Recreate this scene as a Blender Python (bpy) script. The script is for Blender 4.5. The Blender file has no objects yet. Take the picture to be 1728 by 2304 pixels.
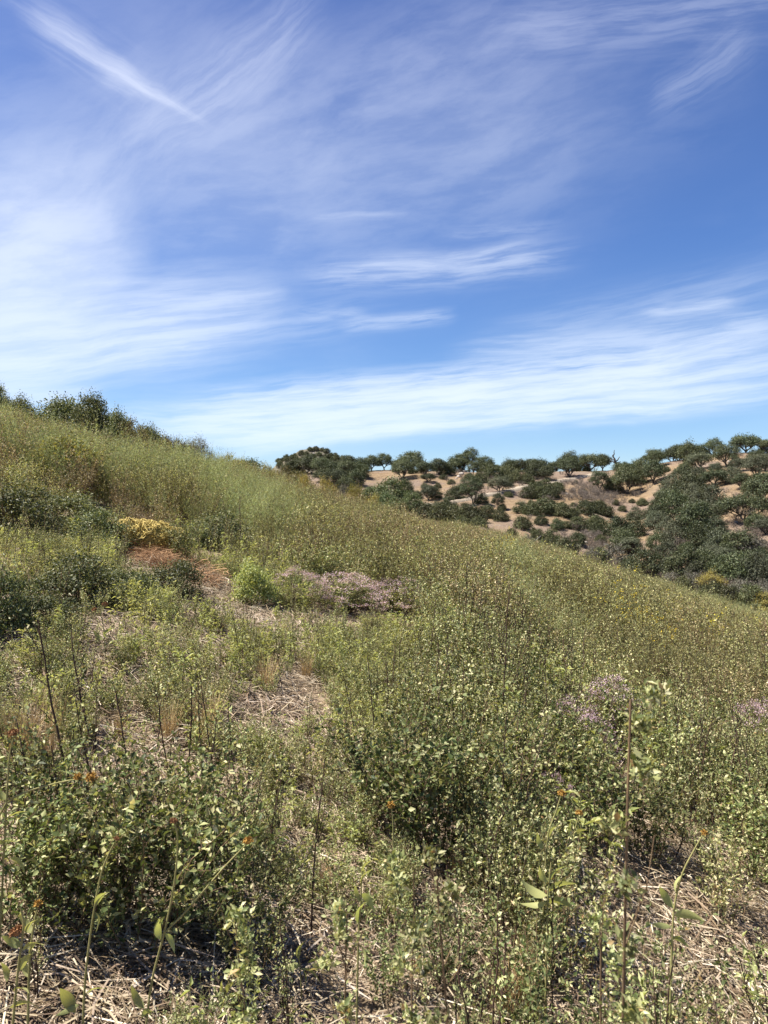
import bpy, math
import numpy as np
from mathutils import Vector, Euler

S = bpy.context.scene
COL = S.collection
CAMZ = 1.6
FPX = 1664.0                      # focal length in photo pixels (26 mm on a 36 mm long side, 2304 px)

# ------------------------------------------------------------------ camera
cam = bpy.data.objects.new("camera", bpy.data.cameras.new("camera"))
COL.objects.link(cam)
cam.location = (0, 0, CAMZ)
cam.rotation_euler = (math.radians(90), 0, 0)
cam.data.sensor_fit = 'VERTICAL'
cam.data.sensor_height = 36
cam.data.lens = 26
cam.data.clip_start = 0.05
cam.data.clip_end = 6000
cam.data.dof.use_dof = True
cam.data.dof.focus_distance = 9.0
cam.data.dof.aperture_fstop = 13.0
S.camera = cam

# ------------------------------------------------------------------ exposure, sun, sky
S.view_settings.view_transform = 'Standard'
S.view_settings.look = 'None'
S.view_settings.exposure = 1.3
S.view_settings.gamma = 1.0
S.view_settings.use_curve_mapping = False
S.cycles.max_bounces = 6
S.cycles.diffuse_bounces = 2
S.cycles.glossy_bounces = 2
S.cycles.transmission_bounces = 4
S.cycles.transparent_max_bounces = 4
S.cycles.caustics_reflective = False
S.cycles.caustics_refractive = False

SUN_EL, SUN_AZ = math.radians(60), math.radians(-87)      # azimuth measured from +Y towards +X
sd = Vector((math.sin(SUN_AZ) * math.cos(SUN_EL), math.cos(SUN_AZ) * math.cos(SUN_EL), math.sin(SUN_EL)))
sun = bpy.data.objects.new("sun", bpy.data.lights.new("sun", 'SUN'))
COL.objects.link(sun)
sun.data.energy = 5.0
sun.data.angle = math.radians(0.53)
sun.data.color = (1.0, 0.95, 0.86)
sun.rotation_euler = sd.to_track_quat('Z', 'Y').to_euler()
sun.location = (-30, 20, 60)


class NT:
    """tiny helper: maths on node sockets"""
    def __init__(s, tree):
        s.t = tree; s.n = tree.nodes; s.l = tree.links
    def put(s, sock, v):
        if hasattr(v, 'is_output'): s.l.new(v, sock)
        else: sock.default_value = v
    def node(s, typ, **kw):
        n = s.n.new(typ)
        for k, v in kw.items(): setattr(n, k, v)
        return n
    def m(s, op, a, b=None, c=None, clamp=False):
        n = s.node('ShaderNodeMath', operation=op, use_clamp=clamp)
        s.put(n.inputs[0], a)
        if b is not None: s.put(n.inputs[1], b)
        if c is not None: s.put(n.inputs[2], c)
        return n.outputs[0]
    def xyz(s, a, b, c):
        n = s.node('ShaderNodeCombineXYZ')
        for i, v in enumerate((a, b, c)): s.put(n.inputs[i], v)
        return n.outputs[0]
    def noise(s, vec, scale, detail=4, rough=0.55, dims='3D', dist=0.0):
        n = s.node('ShaderNodeTexNoise', noise_dimensions=dims)
        s.put(n.inputs['Vector'], vec)
        n.inputs['Scale'].default_value = scale; n.inputs['Detail'].default_value = detail
        n.inputs['Roughness'].default_value = rough; n.inputs['Distortion'].default_value = dist
        return n.outputs['Fac']
    def smooth(s, x, a, b):
        n = s.node('ShaderNodeMapRange', interpolation_type='SMOOTHSTEP')
        s.put(n.inputs['Value'], x); n.inputs['From Min'].default_value = a; n.inputs['From Max'].default_value = b
        return n.outputs['Result']
    def mix(s, f, a, b, typ='MIX'):
        n = s.node('ShaderNodeMix', data_type='RGBA', blend_type=typ)
        s.put(n.inputs[0], f)
        for i, v in ((6, a), (7, b)):
            if hasattr(v, 'is_output'): s.l.new(v, n.inputs[i])
            else: n.inputs[i].default_value = (*v[:3], 1)
        return n.outputs[2]
    def ramp(s, f, cols):
        n = s.node('ShaderNodeValToRGB')
        s.put(n.inputs[0], f)
        e = n.color_ramp.elements
        while len(e) < len(cols): e.new(0.5)
        for k, (p, c) in enumerate(cols):
            e[k].position = p; e[k].color = (*c, 1)
        return n.outputs[0]


world = bpy.data.worlds.new("World")
S.world = world
world.use_nodes = True
W = NT(world.node_tree)
W.n.clear()
tc = W.node('ShaderNodeTexCoord')
sp = W.node('ShaderNodeSeparateXYZ')
W.l.new(tc.outputs['Generated'], sp.inputs[0])
AZ = W.m('ARCTAN2', sp.outputs[0], sp.outputs[1])
EL = W.m('ARCSINE', sp.outputs[2])
sky = W.node('ShaderNodeTexSky', sky_type='NISHITA')
sky.sun_disc = False
sky.sun_elevation = SUN_EL
sky.sun_rotation = SUN_AZ
sky.altitude = 600
sky.air_density = 1.0
sky.dust_density = 0.6
sky.ozone_density = 2.2


def sky_pt(px, py):
    u, v = (px - 864) / FPX, (1152 - py) / FPX
    a = math.atan(u)
    return a, math.atan(v * math.cos(a))


# cirrus: strands in (azimuth, elevation), each with fibrous noise along its own direction
wv = W.xyz(AZ, EL, 0.0)
w1 = W.m('SUBTRACT', W.noise(wv, 5.0, 5, 0.6, '2D'), 0.5)
w2 = W.m('SUBTRACT', W.noise(W.xyz(W.m('ADD', AZ, 7.3), EL, 0.0), 4.0, 3, 0.5, '2D'), 0.5)
CAZ = W.m('MULTIPLY_ADD', w1, 0.07, AZ)
CEL = W.m('MULTIPLY_ADD', w2, 0.022, EL)
STRANDS = [  # x0, y0, x1, y1, half width px, strength, fibre contrast
    (-20, -20, 480, 285, 9, 0.5, 0.8), (90, 72, 462, 278, 5, 0.8, 0.8), (190, 150, 360, 215, 16, .55, .95), (40, 15, 300, 180, 26, .45, .95),
    (60, 30, 330, 205, 42, 0.30, 0.8),
    (270, 330, 760, -30, 60, 0.42, 0.7),
    (60, 560, 420, 150, 110, 0.32, 0.7),
    (420, 330, 1300, -20, 120, 0.26, 0.8),
    (-300, 420, 700, 60, 200, 0.22, 0.5),
    (150, 460, 1500, 200, 190, 0.30, 0.6),
    (1050, 60, 1900, -40, 55, 0.32, 0.8),
    (1450, 250, 1700, 70, 34, 0.26, 0.9),
    (900, 380, 1728, 200, 90, 0.08, 0.9),
    (-600, 650, 330, 540, 150, 1.6, 0.5),
    (-500, 800, 660, 690, 80, 1.0, 0.6),
    (-200, 850, 520, 760, 40, 0.60, 0.8),
    (130, 634, 480, 630, 8, 0.34, 0.6),
    (300, 680, 640, 650, 22, 0.42, 0.8),
    (650, 620, 1330, 566, 30, 0.62, 0.9),
    (780, 600, 1240, 545, 16, 0.42, 0.9),
    (960, 520, 1290, 510, 14, 0.22, 1.0),
    (690, 478, 920, 486, 9, 0.30, 0.9),
    (760, 738, 1010, 706, 14, 0.60, 0.9),
    (640, 700, 850, 712, 12, 0.30, 0.9),
    (300, 770, 900, 690, 40, 0.22, 0.9),
    (150, 950, 1950, 790, 34, 1.5, 0.75), (260, 985, 1950, 850, 26, 1.5, 0.7), (420, 925, 1950, 770, 26, .9, 0.9),
    (330, 905, 1950, 720, 30, 1.1, 0.9),
    (1000, 800, 1950, 700, 34, 0.60, 0.8),
    (1420, 702, 1700, 676, 14, 0.55, 0.8),
    (480, 1020, 1060, 940, 13, 0.60, 0.6),
    (1060, 770, 1900, 590, 46, 0.26, 0.7),
    (1290, 962, 1440, 952, 6, 0.30, 0.6),
    (-200, 880, 240, 893, 28, 0.75, 0.6),
]
total = None
for i, (x0, y0, x1, y1, wpx, st, fib) in enumerate(STRANDS):
    a0, e0 = sky_pt(x0, y0); a1, e1 = sky_pt(x1, y1)
    L = math.hypot(a1 - a0, e1 - e0); dx, dy = (a1 - a0) / L, (e1 - e0) / L
    w = wpx / FPX
    pa = W.m('SUBTRACT', CAZ, a0); pe = W.m('SUBTRACT', CEL, e0)
    t = W.m('MULTIPLY_ADD', pa, dx, W.m('MULTIPLY', pe, dy))
    d = W.m('MULTIPLY_ADD', pa, -dy, W.m('MULTIPLY', pe, dx))
    f = W.noise(W.xyz(W.m('MULTIPLY', t, 7.0), W.m('MULTIPLY_ADD', d, 85.0 if wpx < 90 else 26.0, i * 3.7), 0.0), 1.0, 6, 0.62, '2D')
    f = W.m('MULTIPLY_ADD', W.smooth(f, 0.30, 0.72), fib, 1.0 - fib)
    dn = W.m('DIVIDE', d, w)
    g = W.m('POWER', math.e, W.m('MULTIPLY', W.m('MULTIPLY', dn, dn), -1.0))
    tt = W.m('DIVIDE', t, L)
    win = W.m('MULTIPLY', W.smooth(tt, -0.05, 0.28), W.m('SUBTRACT', 1.0, W.smooth(tt, 0.70, 1.05)))
    s_ = W.m('MULTIPLY', W.m('MULTIPLY', g, win), W.m('MULTIPLY', f, st * 1.15))
    total = s_ if total is None else W.m('ADD', total, s_)
# a thin veil all over the sky
veil = W.noise(W.xyz(W.m('MULTIPLY', CAZ, 2.0), W.m('MULTIPLY', CEL, 6.0), 0.0), 1.0, 7, 0.6, '2D')
veil = W.m('MULTIPLY', W.smooth(veil, 0.40, 0.80), 0.09)
total = W.m('ADD', total, veil)
dens = W.m('SUBTRACT', 1.0, W.m('POWER', math.e, W.m('MULTIPLY', total, -1.0)))
dens = W.m('MULTIPLY', dens, 0.92)
tint = W.mix(1.0, sky.outputs[0], W.ramp(W.m('MULTIPLY', EL, 1.5), [(0.0, (1.0, 1.0, 1.0)), (0.20, (0.74, 0.88, 1.0)), (0.5, (0.58, 0.74, 0.98)), (1.0, (0.66, 0.70, 0.94))]), 'MULTIPLY')
tint = W.mix(1.0, tint, (1.0, 1.05, 1.14), 'MULTIPLY')
ccol = W.ramp(W.m('MULTIPLY', EL, 1.5), [(0.0, (0.76, 0.86, 0.95)), (0.35, (0.74, 0.82, 0.95)), (1.0, (0.58, 0.63, 0.84))])
ccol = W.mix(1.0, ccol, (8.9, 8.9, 8.9), 'MULTIPLY')
bg = W.node('ShaderNodeBackground')
bg.inputs['Strength'].default_value = 0.057
W.l.new(W.mix(dens, tint, ccol), bg.inputs['Color'])
wo = W.node('ShaderNodeOutputWorld')
W.l.new(bg.outputs[0], wo.inputs['Surface'])
world.cycles.sampling_method = 'MANUAL'
world.cycles.sample_map_resolution = 512


# ------------------------------------------------------------------ noise, terrain
def hsh(i, j, s=0):
    h = (i.astype(np.int64) * 374761393 + j.astype(np.int64) * 668265263 + s * 1274126177) & 0x7fffffff
    h = ((h ^ (h >> 13)) * 1274126177) & 0x7fffffff
    return ((h ^ (h >> 16)) & 0xffff) / 65535.0


def vn(x, y, s=0):
    x = np.asarray(x, float); y = np.asarray(y, float)
    i = np.floor(x); j = np.floor(y); fx = x - i; fy = y - j
    fx = fx * fx * (3 - 2 * fx); fy = fy * fy * (3 - 2 * fy)
    a = hsh(i, j, s); b = hsh(i + 1, j, s); c = hsh(i, j + 1, s); d = hsh(i + 1, j + 1, s)
    return (a * (1 - fx) + b * fx) * (1 - fy) + (c * (1 - fx) + d * fx) * fy


def fbm(x, y, s=0, o=4):
    r = 0; a = 0.5; n = 0
    for k in range(o):
        r = r + a * vn(np.asarray(x) * 2 ** k, np.asarray(y) * 2 ** k, s + k); n += a; a *= 0.5
    return r / n


YC = 42.0


def near_z(x, y):
    x = np.asarray(x, float); y = np.asarray(y, float)
    xc = np.clip(x, -45, 60)
    z = -0.278 * x + 0.037 * y - np.where(xc < 0, 0.0031, 0.0019) * xc * xc
    z = z + 0.30 * (vn(x * .16 + 3, y * .16) - .5) * np.clip(np.abs(y) / 8, 0, 1) + 0.12 * (vn(x * .6, y * .6, 3) - .5) + 0.03 * (vn(x * 3, y * 3, 5) - .5)
    z = z - .75 * np.exp(-((x + 1.0) / 5.5) ** 2) * np.clip((y - 16) / 22, 0, 1.2)      # a shallow hollow
    d = np.clip(y - (YC + 3 * (vn(x * .08, x * 0, 9) - .5)), 0, None)
    z = z - np.where(d < 32, 0.010 * d * d, 0.010 * 32 * 32 + 0.64 * (d - 32))
    return z


def softplus(t):
    return np.log1p(np.exp(np.clip(t, -40, 40)))


def far_z(x, y):
    x = np.asarray(x, float); y = np.asarray(y, float)
    s = y - 100 - 8 * (vn(x / 45, x * 0 + .3, 21) - .5)
    z = -11.5 + 0.207 * (s - 1.9 * 12 * softplus((s - 138) / 12))
    z = z + 0.085 * 20 * softplus((x - 60) / 20) * np.clip((y - 70) / 120, 0, 1.1)
    cx = 40 + 0.30 * (y - 90)                                   # a spur coming down on the right
    z = z + 5.5 * np.exp(-((x - cx - 22) / 20.0) ** 2) * np.clip((y - 60) / 60, 0, 1) * (1 - np.clip((y - 190) / 60, 0, 1))
    z = z - 3.0 * np.exp(-((x - cx + 8) / 9.0) ** 2) * (1 - np.clip((y - 170) / 60, 0, 1))
    z = z + 3.2 * (vn(x / 30, y / 34, 31) - .5) + 1.4 * (vn(x / 11, y / 12, 33) - .5) + 0.35 * (vn(x / 3.5, y / 3.5, 35) - .5)
    return z


KX, KY = -43.0, 450.0


def knoll_z(x, y):
    r = np.hypot(np.asarray(x) - KX, (np.asarray(y) - KY) * 0.8)
    return -10 + 49 * np.exp(-(r / 48) ** 2) + 2.5 * (vn(np.asarray(x) / 7, np.asarray(y) / 7, 41) - .5) * 2 * np.exp(-(r / 40) ** 2)


def hit(px, py, fn, y0, y1, n=900):
    """where the photo's line of sight through a pixel meets a terrain"""
    u, v = (px - 864) / FPX, (1152 - py) / FPX
    Y = np.linspace(y0, y1, n)
    g = fn(u * Y, Y) - CAMZ - v * Y
    k = np.nonzero(g >= 0)[0]
    if len(k) == 0:
        i = int(np.argmax(g / Y))
    else:
        i = int(k[0])
    y = Y[i]; x = u * y
    return float(x), float(y), float(fn(x, y))


# ------------------------------------------------------------------ mesh helpers
def mk_mesh(name, V, F, mats=(), mi=None, smooth=False):
    V = np.ascontiguousarray(V, dtype=np.float32).reshape(-1, 3)
    F = np.ascontiguousarray(F, dtype=np.int32)
    me = bpy.data.meshes.new(name)
    n, k = F.shape
    me.vertices.add(len(V)); me.vertices.foreach_set('co', V.ravel())
    me.loops.add(n * k); me.loops.foreach_set('vertex_index', F.ravel())
    me.polygons.add(n)
    me.polygons.foreach_set('loop_start', np.arange(0, n * k, k, dtype=np.int32))
    me.polygons.foreach_set('loop_total', np.full(n, k, dtype=np.int32))
    for m in mats: me.materials.append(m)
    if mi is not None: me.polygons.foreach_set('material_index', np.asarray(mi, dtype=np.int32))
    if smooth: me.polygons.foreach_set('use_smooth', np.ones(n, dtype=bool))
    me.update(calc_edges=True)
    return me


class G:
    """collects triangles"""
    def __init__(s): s.V = []; s.F = []; s.n = 0
    def add(s, V, F):
        V = np.asarray(V, float).reshape(-1, 3); F = np.asarray(F, int)
        s.V.append(V); s.F.append(F + s.n); s.n += len(V)
    def leaves(s, P, D, N, L, Wd, fold=0.25, mid=0.45, droop=0.0):
        P = np.asarray(P); n = len(P)
        if n == 0: return
        D = nrm(D); Sx = nrm(np.cross(D, N)); N = np.cross(Sx, D)
        L = np.asarray(L).reshape(-1, 1); Wd = np.asarray(Wd).reshape(-1, 1)
        up = N * (Wd * fold)
        c = P + D * L * mid
        V = np.stack([P, c + Sx * Wd * .5 + up, P + D * L - N * L * droop, c - Sx * Wd * .5 + up], 1)
        b = np.arange(n)[:, None] * 4
        F = np.concatenate([b + np.array([[0, 1, 2]]), b + np.array([[0, 2, 3]])], 0)
        s.add(V.reshape(-1, 3), F)
    def tube(s, pts, rad, k=3):
        pts = np.asarray(pts, float); m = len(pts)
        rad = np.broadcast_to(np.asarray(rad, float), (m,))
        T = nrm(np.gradient(pts, axis=0))
        ref = np.array([0.31, 0.87, 0.21]) if abs(T[0] @ np.array([0.31, .87, .21])) < .9 else np.array([1., 0, 0])
        A = nrm(np.cross(T, ref)); B = np.cross(T, A)
        th = np.arange(k) * 2 * math.pi / k
        V = pts[:, None] + rad[:, None, None] * (np.cos(th)[None, :, None] * A[:, None] + np.sin(th)[None, :, None] * B[:, None])
        F = []
        for i in range(m - 1):
            for j in range(k):
                a = i * k + j; b_ = i * k + (j + 1) % k
                F += [(a, b_, b_ + k), (a, b_ + k, a + k)]
        s.add(V.reshape(-1, 3), F)
    def mesh(s, name, mat, smooth=False):
        return mk_mesh(name, np.concatenate(s.V), np.concatenate(s.F), [mat], None, smooth)


def nrm(a):
    a = np.asarray(a, float)
    return a / (np.linalg.norm(a, axis=-1, keepdims=True) + 1e-9)


def rdir(r, n): return nrm(r.normal(size=(n, 3)))


# ------------------------------------------------------------------ materials
def new_mat(name):
    m = bpy.data.materials.new(name); m.use_nodes = True
    t = NT(m.node_tree); t.n.clear()
    out = t.node('ShaderNodeOutputMaterial')
    return m, t, out


def leaf_mat(name, cols, trans=0.3, rough=0.5, spec=0.3, ovar=0.35):
    m, t, out = new_mat(name)
    geo = t.node('ShaderNodeNewGeometry'); oi = t.node('ShaderNodeObjectInfo')
    c = t.ramp(geo.outputs['Random Per Island'], cols)
    hsv = t.node('ShaderNodeHueSaturation')
    t.put(hsv.inputs['Value'], t.m('MULTIPLY_ADD', oi.outputs['Random'], ovar * 2, 1 - ovar))
    t.put(hsv.inputs['Hue'], t.m('MULTIPLY_ADD', t.m('FRACT', t.m('MULTIPLY', oi.outputs['Random'], 7.31)), 0.028, 0.484))
    t.l.new(c, hsv.inputs['Color'])
    p = t.node('ShaderNodeBsdfPrincipled')
    t.l.new(hsv.outputs[0], p.inputs['Base Color'])
    p.inputs['Roughness'].default_value = rough; p.inputs['Specular IOR Level'].default_value = spec
    tr = t.node('ShaderNodeBsdfTranslucent')
    t.l.new(t.mix(1.0, hsv.outputs[0], (1.25, 1.2, 0.6), 'MULTIPLY'), tr.inputs['Color'])
    mx = t.node('ShaderNodeMixShader'); mx.inputs[0].default_value = trans
    t.l.new(p.outputs[0], mx.inputs[1]); t.l.new(tr.outputs[0], mx.inputs[2])
    t.l.new(mx.outputs[0], out.inputs['Surface'])
    return m


def plain_mat(name, c1, c2, scale=8.0, rough=0.85, spec=0.2, bump=0.0, island=False):
    m, t, out = new_mat(name)
    if island:
        f = t.node('ShaderNodeNewGeometry').outputs['Random Per Island']
    else:
        tcx = t.node('ShaderNodeTexCoord'); f = t.noise(tcx.outputs['Object'], scale, 5, 0.6)
        f = t.smooth(f, 0.3, 0.7)
    p = t.node('ShaderNodeBsdfPrincipled')
    t.l.new(t.mix(f, c1, c2), p.inputs['Base Color'])
    p.inputs['Roughness'].default_value = rough; p.inputs['Specular IOR Level'].default_value = spec
    if bump:
        b = t.node('ShaderNodeBump'); b.inputs['Strength'].default_value = bump; b.inputs['Distance'].default_value = 0.05
        t.l.new(f, b.inputs['Height']); t.l.new(b.outputs[0], p.inputs['Normal'])
    t.l.new(p.outputs[0], out.inputs['Surface'])
    return m


M = {}
M['weed'] = leaf_mat('leafy weed leaves', [(0.0, (.080, .10, .036)), (.3, (.18, .21, .080)), (.7, (.40, .40, .18)), (.92, (.66, .62, .37)), (1, (.32, .18, .07))], .28, .5, .25)
M['weed_dark'] = leaf_mat('dark weed leaves', [(0.0, (.055, .078, .027)), (.45, (.13, .16, .054)), (.8, (.31, .32, .14)), (1, (.56, .52, .29))], .26, .5, .18)
M['olive'] = leaf_mat('olive seeds and leaves', [(0.0, (.07, .072, .032)), (.3, (.17, .18, .080)), (.65, (.33, .325, .13)), (1, (.62, .58, .30))], .28, .6, .15)
M['olive_dry'] = leaf_mat('dry tan seeds and leaves', [(0.0, (.10, .075, .04)), (.35, (.24, .185, .09)), (.75, (.42, .34, .18)), (1, (.62, .53, .33))], .2, .6, .15)
M['feather'] = leaf_mat('feathery green leaves', [(0.0, (.14, .18, .085)), (.5, (.27, .32, .15)), (1, (.48, .49, .27))], .32, .6, .15)
M['sun_leaf'] = leaf_mat('pale broad leaves', [(0.0, (.24, .27, .095)), (.6, (.34, .36, .15)), (1, (.44, .43, .22))], .38, .55, .2, .2)
M['bush_dark'] = leaf_mat('dark bush leaves', [(0.0, (.045, .062, .024)), (.5, (.095, .115, .043)), (.85, (.20, .215, .10)), (1, (.40, .39, .23))], .25, .5, .22)
M['bush_brown'] = leaf_mat('brownish bush leaves', [(0.0, (.065, .062, .026)), (.5, (.12, .105, .042)), (1, (.21, .17, .075))], .25, .5, .25)
M['bush_light'] = leaf_mat('light green bush leaves', [(0.0, (.18, .21, .07)), (.5, (.29, .31, .115)), (1, (.46, .45, .21))], .38, .5, .2)
M['bush_yellow'] = leaf_mat('yellowish bush leaves', [(0.0, (.17, .16, .045)), (.5, (.27, .24, .07)), (1, (.40, .33, .12))], .35, .5, .2)
M['oak'] = leaf_mat('oak leaves', [(0.0, (.034, .045, .022)), (.5, (.066, .080, .037)), (.9, (.11, .125, .060)), (1, (.17, .175, .09))], .18, .5, .2, .32)
M['oak_grey'] = leaf_mat('grey green oak leaves', [(0.0, (.048, .055, .034)), (.5, (.085, .095, .058)), (.9, (.14, .15, .095)), (1, (.20, .20, .14))], .18, .6, .15, .28)
M['oak_green'] = leaf_mat('greener oak leaves', [(0.0, (.055, .080, .030)), (.5, (.090, .120, .046)), (1, (.15, .175, .07))], .18, .5, .25, .2)
M['chap'] = leaf_mat('chaparral leaves', [(0.0, (.044, .053, .023)), (.5, (.074, .083, .034)), (1, (.13, .13, .056))], .15, .5, .25, .3)
M['gray'] = leaf_mat('grey sage leaves', [(0.0, (.09, .09, .068)), (.5, (.14, .135, .105)), (1, (.24, .22, .18))], .2, .7, .1, .25)
M['dry_twig'] = plain_mat('dry grey twigs', (.13, .105, .085), (.26, .215, .175), island=True)
M['stem_dark'] = plain_mat('dark brown stems', (.045, .028, .022), (.10, .06, .04), 30)
M['stem_brown'] = plain_mat('brown stems', (.10, .065, .038), (.19, .13, .07), 30)
M['stem_green'] = plain_mat('yellow green stems', (.20, .19, .07), (.30, .27, .11), 30)
M['bark'] = plain_mat('oak bark', (.05, .042, .035), (.13, .11, .09), 6, bump=.5)
M['dead_wood'] = plain_mat('bleached dead wood', (.30, .27, .24), (.48, .44, .39), 8)
M['straw'] = leaf_mat('straw', [(0.0, (.08, .055, .035)), (.25, (.20, .145, .088)), (.65, (.42, .335, .225)), (1, (.64, .55, .42))], .08, .6, .25, .2)
M['dry_grass'] = plain_mat('dry golden grass', (.42, .28, .12), (.66, .50, .26), island=True, rough=.6)
M['rust'] = plain_mat('rust brown dried weed', (.17, .088, .044), (.36, .215, .11), island=True)
M['dodder'] = plain_mat('yellow dodder threads', (.36, .26, .06), (.60, .47, .16), island=True, rough=.6)
M['mauve'] = leaf_mat('mauve flower heads', [(0.0, (.28, .18, .20)), (.5, (.46, .31, .36)), (1, (.66, .52, .57))], .25, .7, .1, .1)
M['yellow'] = leaf_mat('yellow petals', [(0.0, (.55, .42, .03)), (1, (.80, .68, .08))], .3, .6, .2, .1)
M['orange'] = plain_mat('orange brown flower head', (.24, .115, .025), (.46, .29, .07), 90)
M['brown_head'] = plain_mat('dried brown flower head', (.16, .07, .03), (.34, .18, .08), 90)
M['rock'] = plain_mat('pale rock', (.28, .24, .20), (.50, .44, .38), 3, bump=.6)


def ground_mat():
    m, t, out = new_mat('straw littered soil')
    tcx = t.node('ShaderNodeTexCoord'); o = tcx.outputs['Object']
    a = t.noise(o, 0.9, 5, .6); b = t.noise(o, 14, 6, .7); c = t.noise(o, 70, 4, .7)
    c1 = t.mix(t.smooth(b, .35, .65), (.13, .085, .05), (.33, .25, .16))
    c2 = t.mix(t.smooth(c, .4, .65), c1, (.42, .33, .23))
    c3 = t.mix(t.m('MULTIPLY', t.smooth(a, .45, .7), .5), c2, (.26, .15, .08))
    p = t.node('ShaderNodeBsdfPrincipled'); t.l.new(c3, p.inputs['Base Color'])
    p.inputs['Roughness'].default_value = .95; p.inputs['Specular IOR Level'].default_value = .1
    bm = t.node('ShaderNodeBump'); bm.inputs['Strength'].default_value = .8; bm.inputs['Distance'].default_value = .02
    t.l.new(t.m('ADD', b, c), bm.inputs['Height']); t.l.new(bm.outputs[0], p.inputs['Normal'])
    t.l.new(p.outputs[0], out.inputs['Surface'])
    return m


def far_mat(name='dry grass slope', k=1.0, g=0.0):
    m, t, out = new_mat(name)
    tcx = t.node('ShaderNodeTexCoord'); o = tcx.outputs['Object']
    a = t.noise(o, 0.06, 6, .65); b = t.noise(o, 0.5, 6, .7); c = t.noise(o, 2.2, 4, .7); e = t.noise(o, .11, 4, .5)
    tan = t.mix(t.smooth(b, .35, .65), (.185, .126, .073), (.265, .19, .115))
    pink = t.mix(t.smooth(c, .35, .6), (.155, .107, .078), (.23, .172, .13))
    col = t.mix(t.smooth(a, .44, .58), tan, pink)
    col = t.mix(t.m('MULTIPLY', t.smooth(c, .54, .68), .75), col, (.13, .11, .075))
    col = t.mix(t.m('MULTIPLY', t.smooth(e, .52, .66), .2), col, (.22, .19, .15))
    col = t.mix(g, col, (.13, .125, .095))
    p = t.node('ShaderNodeBsdfPrincipled'); t.l.new(col, p.inputs['Base Color'])
    p.inputs['Roughness'].default_value = .95; p.inputs['Specular IOR Level'].default_value = .1
    bm = t.node('ShaderNodeBump'); bm.inputs['Strength'].default_value = 1; bm.inputs['Distance'].default_value = .4
    t.l.new(t.m('ADD', b, c), bm.inputs['Height']); t.l.new(bm.outputs[0], p.inputs['Normal'])
    t.l.new(p.outputs[0], out.inputs['Surface'])
    return m


M['ground'] = ground_mat(); M['far'] = far_mat(); M['knoll'] = far_mat('rocky scrub', 1, .75)
M['trail'] = plain_mat('pale packed dirt trail', (.25, .205, .15), (.33, .275, .21), .8)


# ------------------------------------------------------------------ object helpers
def link(name, me, parent=None, kind=None):
    o = bpy.data.objects.new(name, me); COL.objects.link(o)
    if parent is not None: o.parent = parent
    if kind: o['kind'] = kind
    return o


def tag(o, label, cat, group=None):
    o['label'] = label; o['category'] = cat
    if group: o['group'] = group
    return o


def plant(name, parts, loc, rz, sc, label, cat, group=None, tilt=(0, 0)):
    """a thing: an Empty at the base and one mesh per part (mesh data shared between copies)"""
    r = bpy.data.objects.new(name, None); COL.objects.link(r)
    r.empty_display_size = .1
    r.location = loc; r.rotation_euler = (tilt[0], tilt[1], rz)
    r.scale = (sc, sc, sc) if np.isscalar(sc) else sc
    tag(r, label, cat, group)
    for pn, me, kd in parts: link(pn, me, r, kd)
    return r


def grid_mesh(name, xs, ys, fn, mat):
    X, Y = np.meshgrid(xs, ys); Z = fn(X, Y)
    V = np.stack([X, Y, Z], -1).reshape(-1, 3)
    nx, ny = len(xs), len(ys)
    i = np.arange(nx - 1)[None, :] + np.arange(ny - 1)[:, None] * nx
    F = np.stack([i, i + 1, i + 1 + nx, i + nx], -1).reshape(-1, 4)
    return link(name, mk_mesh(name, V, F, [mat], smooth=True), kind='structure')


# ------------------------------------------------------------------ ground
ax = np.concatenate([np.linspace(-70, -12, 50)[:-1], np.linspace(-12, 12, 190)[:-1], np.linspace(12, 75, 54)])
ay = np.concatenate([np.linspace(-30, -1, 20)[:-1], np.linspace(-1, 14, 130)[:-1], np.linspace(14, 110, 120)])
grid_mesh('hillside', ax, ay, near_z, M['ground'])
grid_mesh('far_hill', np.arange(-170, 270, 2.5), np.arange(60, 335, 2.5), far_z, M['far'])
grid_mesh('rocky_knoll', np.arange(-170, 90, 3.0), np.arange(340, 560, 3.0), knoll_z, M['knoll'])
xx = np.linspace(-3000, 3000, 60)
grid_mesh('valley_floor', xx, np.linspace(-3000, 3000, 60), lambda x, y: -48 + 8 * vn(x / 300, y / 300, 51), M['far'])

# trail across the far slope
tr_px = [(960, 1139), (1045, 1125), (1097, 1113), (1168, 1100), (1246, 1086), (1290, 1077), (1335, 1068), (1352, 1064)]
tp = np.array([hit(a, b, far_z, 95, 300)[:2] for a, b in tr_px])
tt = np.linspace(0, len(tp) - 1, 90)
cx_ = np.interp(tt, np.arange(len(tp)), tp[:, 0]); cy_ = np.interp(tt, np.arange(len(tp)), tp[:, 1])
for _ in range(5):
    cx_[1:-1] = (cx_[:-2] + cx_[1:-1] + cx_[2:]) / 3; cy_[1:-1] = (cy_[:-2] + cy_[1:-1] + cy_[2:]) / 3
d2 = nrm(np.stack([np.gradient(cx_), np.gradient(cy_)], -1)); nn = np.stack([-d2[:, 1], d2[:, 0]], -1)
zc = far_z(cx_, cy_)
for _ in range(4): zc[1:-1] = (zc[:-2] + zc[1:-1] + zc[2:]) / 3
g = G(); V = []; F = []
prof = [(-1.6, -.5), (-1.2, .30), (-.4, .34), (.5, .32), (1.2, .36), (1.7, -.3)]
for k in range(90):
    for o_, dz in prof:
        V.append((cx_[k] + nn[k, 0] * o_, cy_[k] + nn[k, 1] * o_, max(zc[k], float(far_z(cx_[k], cy_[k]))) + dz))
q = len(prof)
for k in range(89):
    for j in range(q - 1):
        a = k * q + j; F += [(a, a + 1, a + 1 + q), (a, a + 1 + q, a + q)]
g.add(V, F)
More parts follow.
